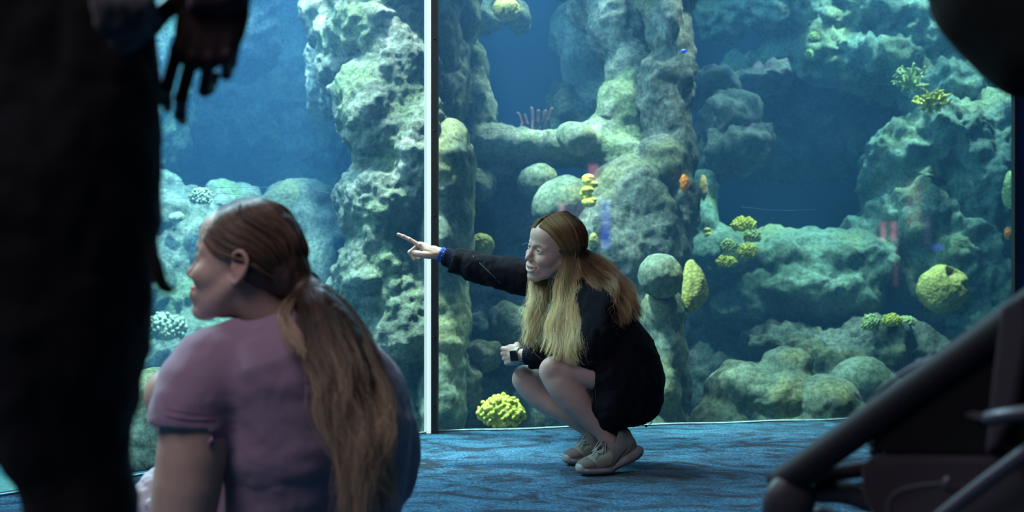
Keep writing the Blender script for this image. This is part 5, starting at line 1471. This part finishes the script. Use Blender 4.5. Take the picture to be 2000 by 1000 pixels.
# the hand hangs from a loose sleeve, seen edge on: thumb to the left, fingers down and half curled
parts.append(hand_mesh(L_(440, -30, .06), (-.33, .05, -.94), (-.93, .10, .33), (.12, -.98, .0),
    [(16, 40, 20), (20, 36, 24), (44, 60, 40), (66, 72, 45)],
    [(.012, .026, -.006), (.028, .044, -.010), (.050, .062, -.012), (.078, .070, -.012)], scale=1.04, spread=1, arm_to=L_(440, -120, .06), arm_r=.030))
S = Sculpt((-.62, 1.15, .95), (-.20, 1.6, 1.46), .008)
S.chain([L_(440, -90, .06), (xc + .23, LY + .03, 1.20), (xc + .16, LY, 1.40)], [.034, .040, .045], .02, n=4)
v, q = S.mesh(); parts.append((v, q, np.zeros(len(v))))
V, Q, T_ = merge(parts)
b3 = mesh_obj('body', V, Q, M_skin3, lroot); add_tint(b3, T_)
M_blk = cloth_mat('trousers_black', (0.008, 0.007, 0.010), .9, 600, .4, .3, .1)
# wide black trousers: outline wide at the hip, tapering to the knee
S = Sculpt((-1.10, .98, .03), (-.30, 1.75, 1.15), .008)
prof = [(-40, 276), (60, 284), (150, 300), (250, 317), (350, 314), (450, 306), (550, 298), (650, 277), (750, 262), (850, 258), (950, 262), (1010, 272), (1120, 262), (1250, 255)]
for i in range(len(prof) - 1):
    (y0, r0), (y1, r1) = prof[i], prof[i + 1]
    a = L_(r0 - 24, y0); b = L_(r1 - 24, y1)
    R0, R1 = np.interp(y0, [0, 600, 800, 950, 1300], [.115, .105, .08, .052, .052]), np.interp(y1, [0, 600, 800, 950, 1300], [.115, .105, .08, .052, .052])
    S.cone(a - (R0, 0, 0), b - (R1, 0, 0), R0, R1, .02)
for pts, rr in (([L_(70, -40, .02), L_(60, 400, .02), L_(110, 640, .02)], [.12, .12, .10]), ([L_(-100, -40, -.02), L_(-130, 350, -.02), L_(-150, 560, -.02), L_(-160, 700, -.02)], [.13, .13, .11, .09])):
    S.chain(pts, rr, .05)
S.chain([L_(100, 640, .02), L_(122, 780, .02), L_(160, 950, .02), L_(165, 1250, .02)], [.10, .074, .055, .055], .03)
S.chain([L_(-160, 700, -.02), L_(-190, 900, .0), L_(-200, 1250, .0)], [.09, .08, .07], .03)
v, q = S.mesh(); n = vnormals(v, q); v = fold_noise(v, n, .006, 6, (1.6, 1, .5)); v = fold_noise(v, vnormals(v, q), .002, 24)
v[:, 2] = np.maximum(v[:, 2], .03)
mesh_obj('trousers', v, q, M_blk, lroot)
# top: loose dark shirt with grey and violet hem
S = Sculpt((-1.15, .95, .9), (-.25, 1.75, 1.62), .010)
S.chain([(xc, LY, 1.02), (xc, LY, 1.20), (xc, LY, 1.38)], [.155, .155, .16], .04)
S.ell((xc, LY, 1.40), (.20, .12, .07), None, .03)
S.chain([(xc + .17, LY, 1.40), (xc + .25, LY + .02, 1.24), L_(440, -150, .06), L_(430, 8, .06)], [.060, .050, .040, .038], .012, n=4)
S.half((0, 0, .992), (0, 0, -1), .004)
v, q = S.mesh(); v = fold_noise(v, vnormals(v, q), .006, 9)
mesh_obj('shirt', v, q, cloth_mat('shirt_plum', (0.030, 0.016, 0.030), .9, 600, .4, .3), lroot)
# a bunch of knotted grey cloth at the hip with a violet lining
S = Sculpt(L_(190, 130, -.30), L_(330, -40, .12), .005)
S.chain([L_(215, -20, -.10), L_(232, 20, -.11), L_(245, 40, -.09), L_(262, 46, -.06)], [.020, .026, .022, .012], .015, n=3)
S.chain([L_(250, -20, -.08), L_(258, 25, -.08), L_(272, 48, -.06)], [.022, .020, .010], .015, n=3)
v, q = S.mesh(); v = fold_noise(v, vnormals(v, q), .005, 26)
mesh_obj('waist_knot', v, q, cloth_mat('knot_grey', (0.05, 0.05, 0.06), .9, 600), lroot)
S = Sculpt(L_(190, 160, -.30), L_(330, -10, .12), .005)
S.ell(L_(210, 60, -.085), (.018, .012, .016), None, .01)
v, q = S.mesh(); v = fold_noise(v, vnormals(v, q), .004, 30)
mesh_obj('waist_lining', v, q, cloth_mat('lining_violet', (0.035, 0.018, 0.07), .8, 600), lroot)
tube('strap_end', [L_(296, 480, -.02), L_(306, 520, -.03), L_(315, 552, -.03), L_(328, 564, -.03), L_(340, 566, -.03)], [.006, .008, .008, .006, .003], M_blk, lroot, 8, 5)
for dx, dy in ((-.09, 0), (.09, .03)):
    x0 = L_(-35, 0)[0] + dx
    S = Sculpt((x0 - .24, LY - .06, -.01), (x0 + .10, LY + .2, .16), .006)
    S.chain([(x0 - .02, LY + dy + .03, .05), (x0 - .14, LY + dy + .07, .04)], [.05, .038], .02)
    S.cone((x0 - .015, LY + dy + .03, .05), (x0 - .015, LY + dy + .03, .10), .05, .05, .02)
    S.half((0, 0, .002), (0, 0, -1), .002)
    v, q = S.mesh(); mesh_obj('shoe', v, q, M_blk, lroot)
# ---------------------------------------------------------------- stroller at the right edge
SY = 1.45
def T_p(px, py, dy=0.0): return P(px, py, SY + dy + (2000 - px) * .0005)
LV = np.array([.40, .28, 0.0])                          # from the near side of the stroller to the far side
LU = LV / np.linalg.norm(LV); FV = np.cross(LU, [0, 0, 1.0])
sroot = empty('stroller', (T_p(1950, 900)[0], SY + .2, 0.0), 'dark folding baby stroller at the right edge, canopy up, out of focus', 'stroller')
M_alu = simple('stroller_frame_black', (0.010, 0.008, 0.013), 0.6, metal=.0, spec=.2)
M_alu2 = simple('stroller_tube_grey', (0.06, 0.055, 0.075), 0.4, metal=.3)
M_fab = cloth_mat('stroller_fabric_black', (0.0045, 0.005, 0.0055), .95, 400, .4, .2, .0)
M_fab2 = cloth_mat('stroller_fabric_plum', (0.026, 0.020, 0.028), .9, 400, .4, .2, .1)
M_rub = simple('stroller_rubber', (0.03, 0.028, 0.034), 0.7)
M_plas = simple('stroller_plastic', (0.03, 0.027, 0.037), 0.5)
def flat_tube(name, pts, a, b, mat, par, n=8, side=LU):
    """tube with an oval section: half height a across the path in the x-z plane, half width b sideways"""
    q = catmull(pts, n); T = np.gradient(q, axis=0); T /= np.linalg.norm(T, axis=1)[:, None]
    V, Fc = [], []
    K = 14
    for i in range(len(q)):
        u = np.cross(T[i], side); u /= np.linalg.norm(u)
        for k in range(K):
            t = 2 * math.pi * k / K
            V.append(q[i] + u * a * math.cos(t) + side * b * math.sin(t))
    for i in range(len(q) - 1):
        for k in range(K):
            Fc.append((i * K + k, i * K + (k + 1) % K, (i + 1) * K + (k + 1) % K, (i + 1) * K + k))
    Fc.append(tuple(range(K))[::-1]); Fc.append(tuple((len(q) - 1) * K + k for k in range(K)))
    return mesh_obj(name, V, Fc, mat, par)
for k, dy in enumerate((LV * 0, LV)):
    flat_tube('frame_rail', [T_p(1518, 950, 0) + dy, T_p(1620, 880) + dy, T_p(1750, 786) + dy, T_p(1885, 692) + dy, T_p(2010, 602) + dy, T_p(2200, 470) + dy, T_p(2330, 385) + dy], .0235, .018, M_alu, sroot)
    flat_tube('rear_leg', [T_p(1830, 1015, -.04) + dy, T_p(1920, 945, -.04) + dy, T_p(2020, 872, -.04) + dy, T_p(2140, 790, -.04) + dy], .0095, .008, M_alu2, sroot)
    # rear wheel, hub on the floor side
    c = T_p(2240, 1460, 0) + dy; c[2] = .11
    flat_tube('rear_strut', [T_p(2060, 700, .0) + dy, T_p(2160, 1000, 0) + dy, c], .012, .010, M_alu, sroot)
tube('handle_bar', [T_p(2330, 360), T_p(2350, 345) + LV * .5, T_p(2330, 360) + LV], .016, M_rub, sroot, 10, 6)
def wheel(c, r, name='wheel'):
    V, Fc = [], []; N_ = 28
    K = 10
    for i in range(N_):
        a = 2 * math.pi * i / N_; d = math.cos(a) * FV + np.array([0, 0, math.sin(a)])
        for k in range(K):
            t = 2 * math.pi * k / K
            V.append(c + d * (r - .016 + .016 * math.cos(t)) + LU * .016 * math.sin(t))
    for i in range(N_):
        for k in range(K):
            Fc.append((i * K + k, i * K + (k + 1) % K, ((i + 1) % N_) * K + (k + 1) % K, ((i + 1) % N_) * K + k))
    w = mesh_obj(name, V, Fc, M_rub, sroot)
    parts = [ball_geo(c, (.022, .020, .022), 12, 8)]
    for i in range(6):
        a = 2 * math.pi * i / 6; d = math.cos(a) * FV + np.array([0, 0, math.sin(a)])
        parts.append(tube_geo([c, c + d * (r - .02)], [.009, .006], 6))
    mesh_obj('hub', *join_geo(parts), M_plas, w)
for dy in (LV * 0, LV):
    c = T_p(2240, 1460) + dy; c[2] = .115; wheel(c, .112)
    c = T_p(1560, 1300) + dy; c[2] = .085; wheel(c, .083)
    # front fork and knuckle housing
    top = T_p(1545, 955) + dy
    S = Sculpt(top - (.12, .06, .36), top + (.12, .06, .08), .005)
    S.ell(top + (0, 0, -.015), (.036, .022, .040), None, .01)
    S.ell(top + (-.012, 0, -.03), (.030, .020, .040), None, .01)
    S.chain([top + (0, 0, -.02), top + (.012, 0, -.12), c + (0, 0, .02)], [.020, .017, .014], .01)
    v, q = S.mesh(); mesh_obj('front_fork', v, q, M_plas, sroot)
# footrest assembly: two rounded bars and a foot plate between the rails
tube('foot_bar', [T_p(1560, 935), T_p(1600, 930) + LV * .5, T_p(1560, 935) + LV], .012, M_plas, sroot, 10, 6)
S = Sculpt(T_p(1560, 1050, -.10), T_p(1730, 880, .30) + (.38, .1, 0), .006)
S.chain([T_p(1590, 965, .03), T_p(1650, 962, .05), T_p(1700, 985, .06)], [.013, .015, .012], .008, n=3)
S.chain([T_p(1650, 962, .05), T_p(1650, 962, .05) + LV * .8], [.012, .012], .008)
S.chain([T_p(1700, 985, .06), T_p(1700, 985, .06) + LV * .8], [.010, .010], .008)
S.chain([T_p(1600, 1000, .05), T_p(1690, 1030, .06)], [.010, .012], .008)
v, q = S.mesh(); mesh_obj('foot_rest', v, q, M_plas, sroot)
# seat: back/side fabric shell, seat pad, calf panel
def slab(name, poly, y0, y1, mat, bulge=.0, h=.006):
    """padded fabric panel: polygon in the picture plane pulled between two distances"""
    pts = np.array([T_p(*p) for p in poly]); n = len(pts)
    V = list(pts + LV * (y0 - SY) / .49) + list(pts + LV * (y1 - SY) / .49)
    Fc = [tuple(range(n))[::-1], tuple(range(n, 2 * n))] + [(i, (i + 1) % n, n + (i + 1) % n, n + i) for i in range(n)]
    o = mesh_obj(name, V, Fc, mat, sroot, False)
    m = o.modifiers.new('bevel', 'BEVEL'); m.width = .012; m.segments = 3; m.limit_method = 'ANGLE'
    return o
slab('seat_side', [(1700, 800), (1712, 770), (1790, 715), (1880, 655), (1960, 632), (2120, 560), (2120, 900), (1960, 892), (1700, 885)], SY + .0, SY + .012, M_fab)
slab('seat_side', [(1700, 800), (1712, 770), (1790, 715), (1880, 655), (1960, 632), (2120, 560), (2120, 900), (1960, 892), (1700, 885)], SY + .43, SY + .445, M_fab)
slab('seat_back', [(1955, 625), (2020, 600), (2100, 560), (2080, 880), (1930, 900)], SY + .066, SY + .43, M_fab2)
slab('seat_back', [(1968, 600), (2020, 570), (2030, 640), (2000, 800), (1970, 870), (1938, 890), (1950, 760)], SY - .02, SY - .005, M_fab2)
slab('calf_panel', [(1676, 905), (1700, 889), (1850, 876), (1960, 884), (2100, 880), (2100, 1100), (1760, 1090), (1700, 1010), (1676, 960)], SY + .0, SY + .44, M_fab2)
tube('seat_piping', [T_p(1702, 880, .03), T_p(1695, 830, .035), T_p(1706, 780, .035), T_p(1740, 745, .035), T_p(1800, 708, .035), T_p(1900, 668, .035), T_p(1975, 645, .035)], .003, M_alu2, sroot, 8, 5)
tube('storage_basket_rim', [T_p(1735, 1010, .0), T_p(1740, 975, .0), T_p(1770, 955, .0), T_p(1830, 945, .0), T_p(1870, 950, .0)], .004, M_rub, sroot, 8, 6)
tube('bumper_bar', [T_p(1930, 818, -.05), T_p(1960, 812, -.06), T_p(2010, 805, -.06), T_p(2060, 790, -.04), T_p(2080, 780, .0)], .0095, M_alu2, sroot, 10, 6)
tube('bumper_bar', [T_p(1820, 812, .015), T_p(1870, 806, .01), T_p(1930, 818, -.01)], .006, M_fab2, sroot, 10, 6)
mesh_obj('buckle', *ball_geo(T_p(1774, 850, .02), (.009, .006, .013)), M_alu2, sroot)
tube('harness_strap', [T_p(1702, 884, .03), T_p(1725, 872, .02), T_p(1745, 866, .02)], [.006, .009, .006], M_alu2, sroot, 8, 5)
mesh_obj('joint_cap', *ball_geo(T_p(1855, 945, -.0), (.010, .006, .012)), M_alu2, sroot)
# underseat basket
slab('storage_basket', [(1790, 1140), (2200, 1110), (2180, 1230), (1830, 1250)], SY + .06, SY + .42, M_fab)
# canopy: rounded hood hanging forward over the seat
c = P(2200, -95, 1.40)
S = Sculpt(c - (.36, .25, .32), c + (.70, .60, .40), .010)
Rz = math.atan2(LU[1], LU[0])
for c_, r_ in ((c, (.20, .19)), (P(2000, 40, 1.42), (.095, .10)), (P(1895, -60, 1.44), (.085, .12)), (P(1895, -25, 1.44), (.065, .07))):
    S.chain([c_ + LU * .06, c_ + LU * .42], [r_[0], r_[0]], .05)
S.chain([c + FV * -.02 + (.03, 0, -.14) + LU * .06, c + (.03, 0, -.14) + LU * .42], [.15, .15], .03, 'cut')
v, q = S.mesh(); v = fold_noise(v, vnormals(v, q), .003, 8)
mesh_obj('canopy', v, q, M_fab, sroot)
for dy in (LV * 0, LV):
    flat_tube('canopy_arm', [T_p(2200, 440) + dy, T_p(2330, 250) + dy, T_p(2300, 0) + dy], .010, .006, M_alu, sroot)
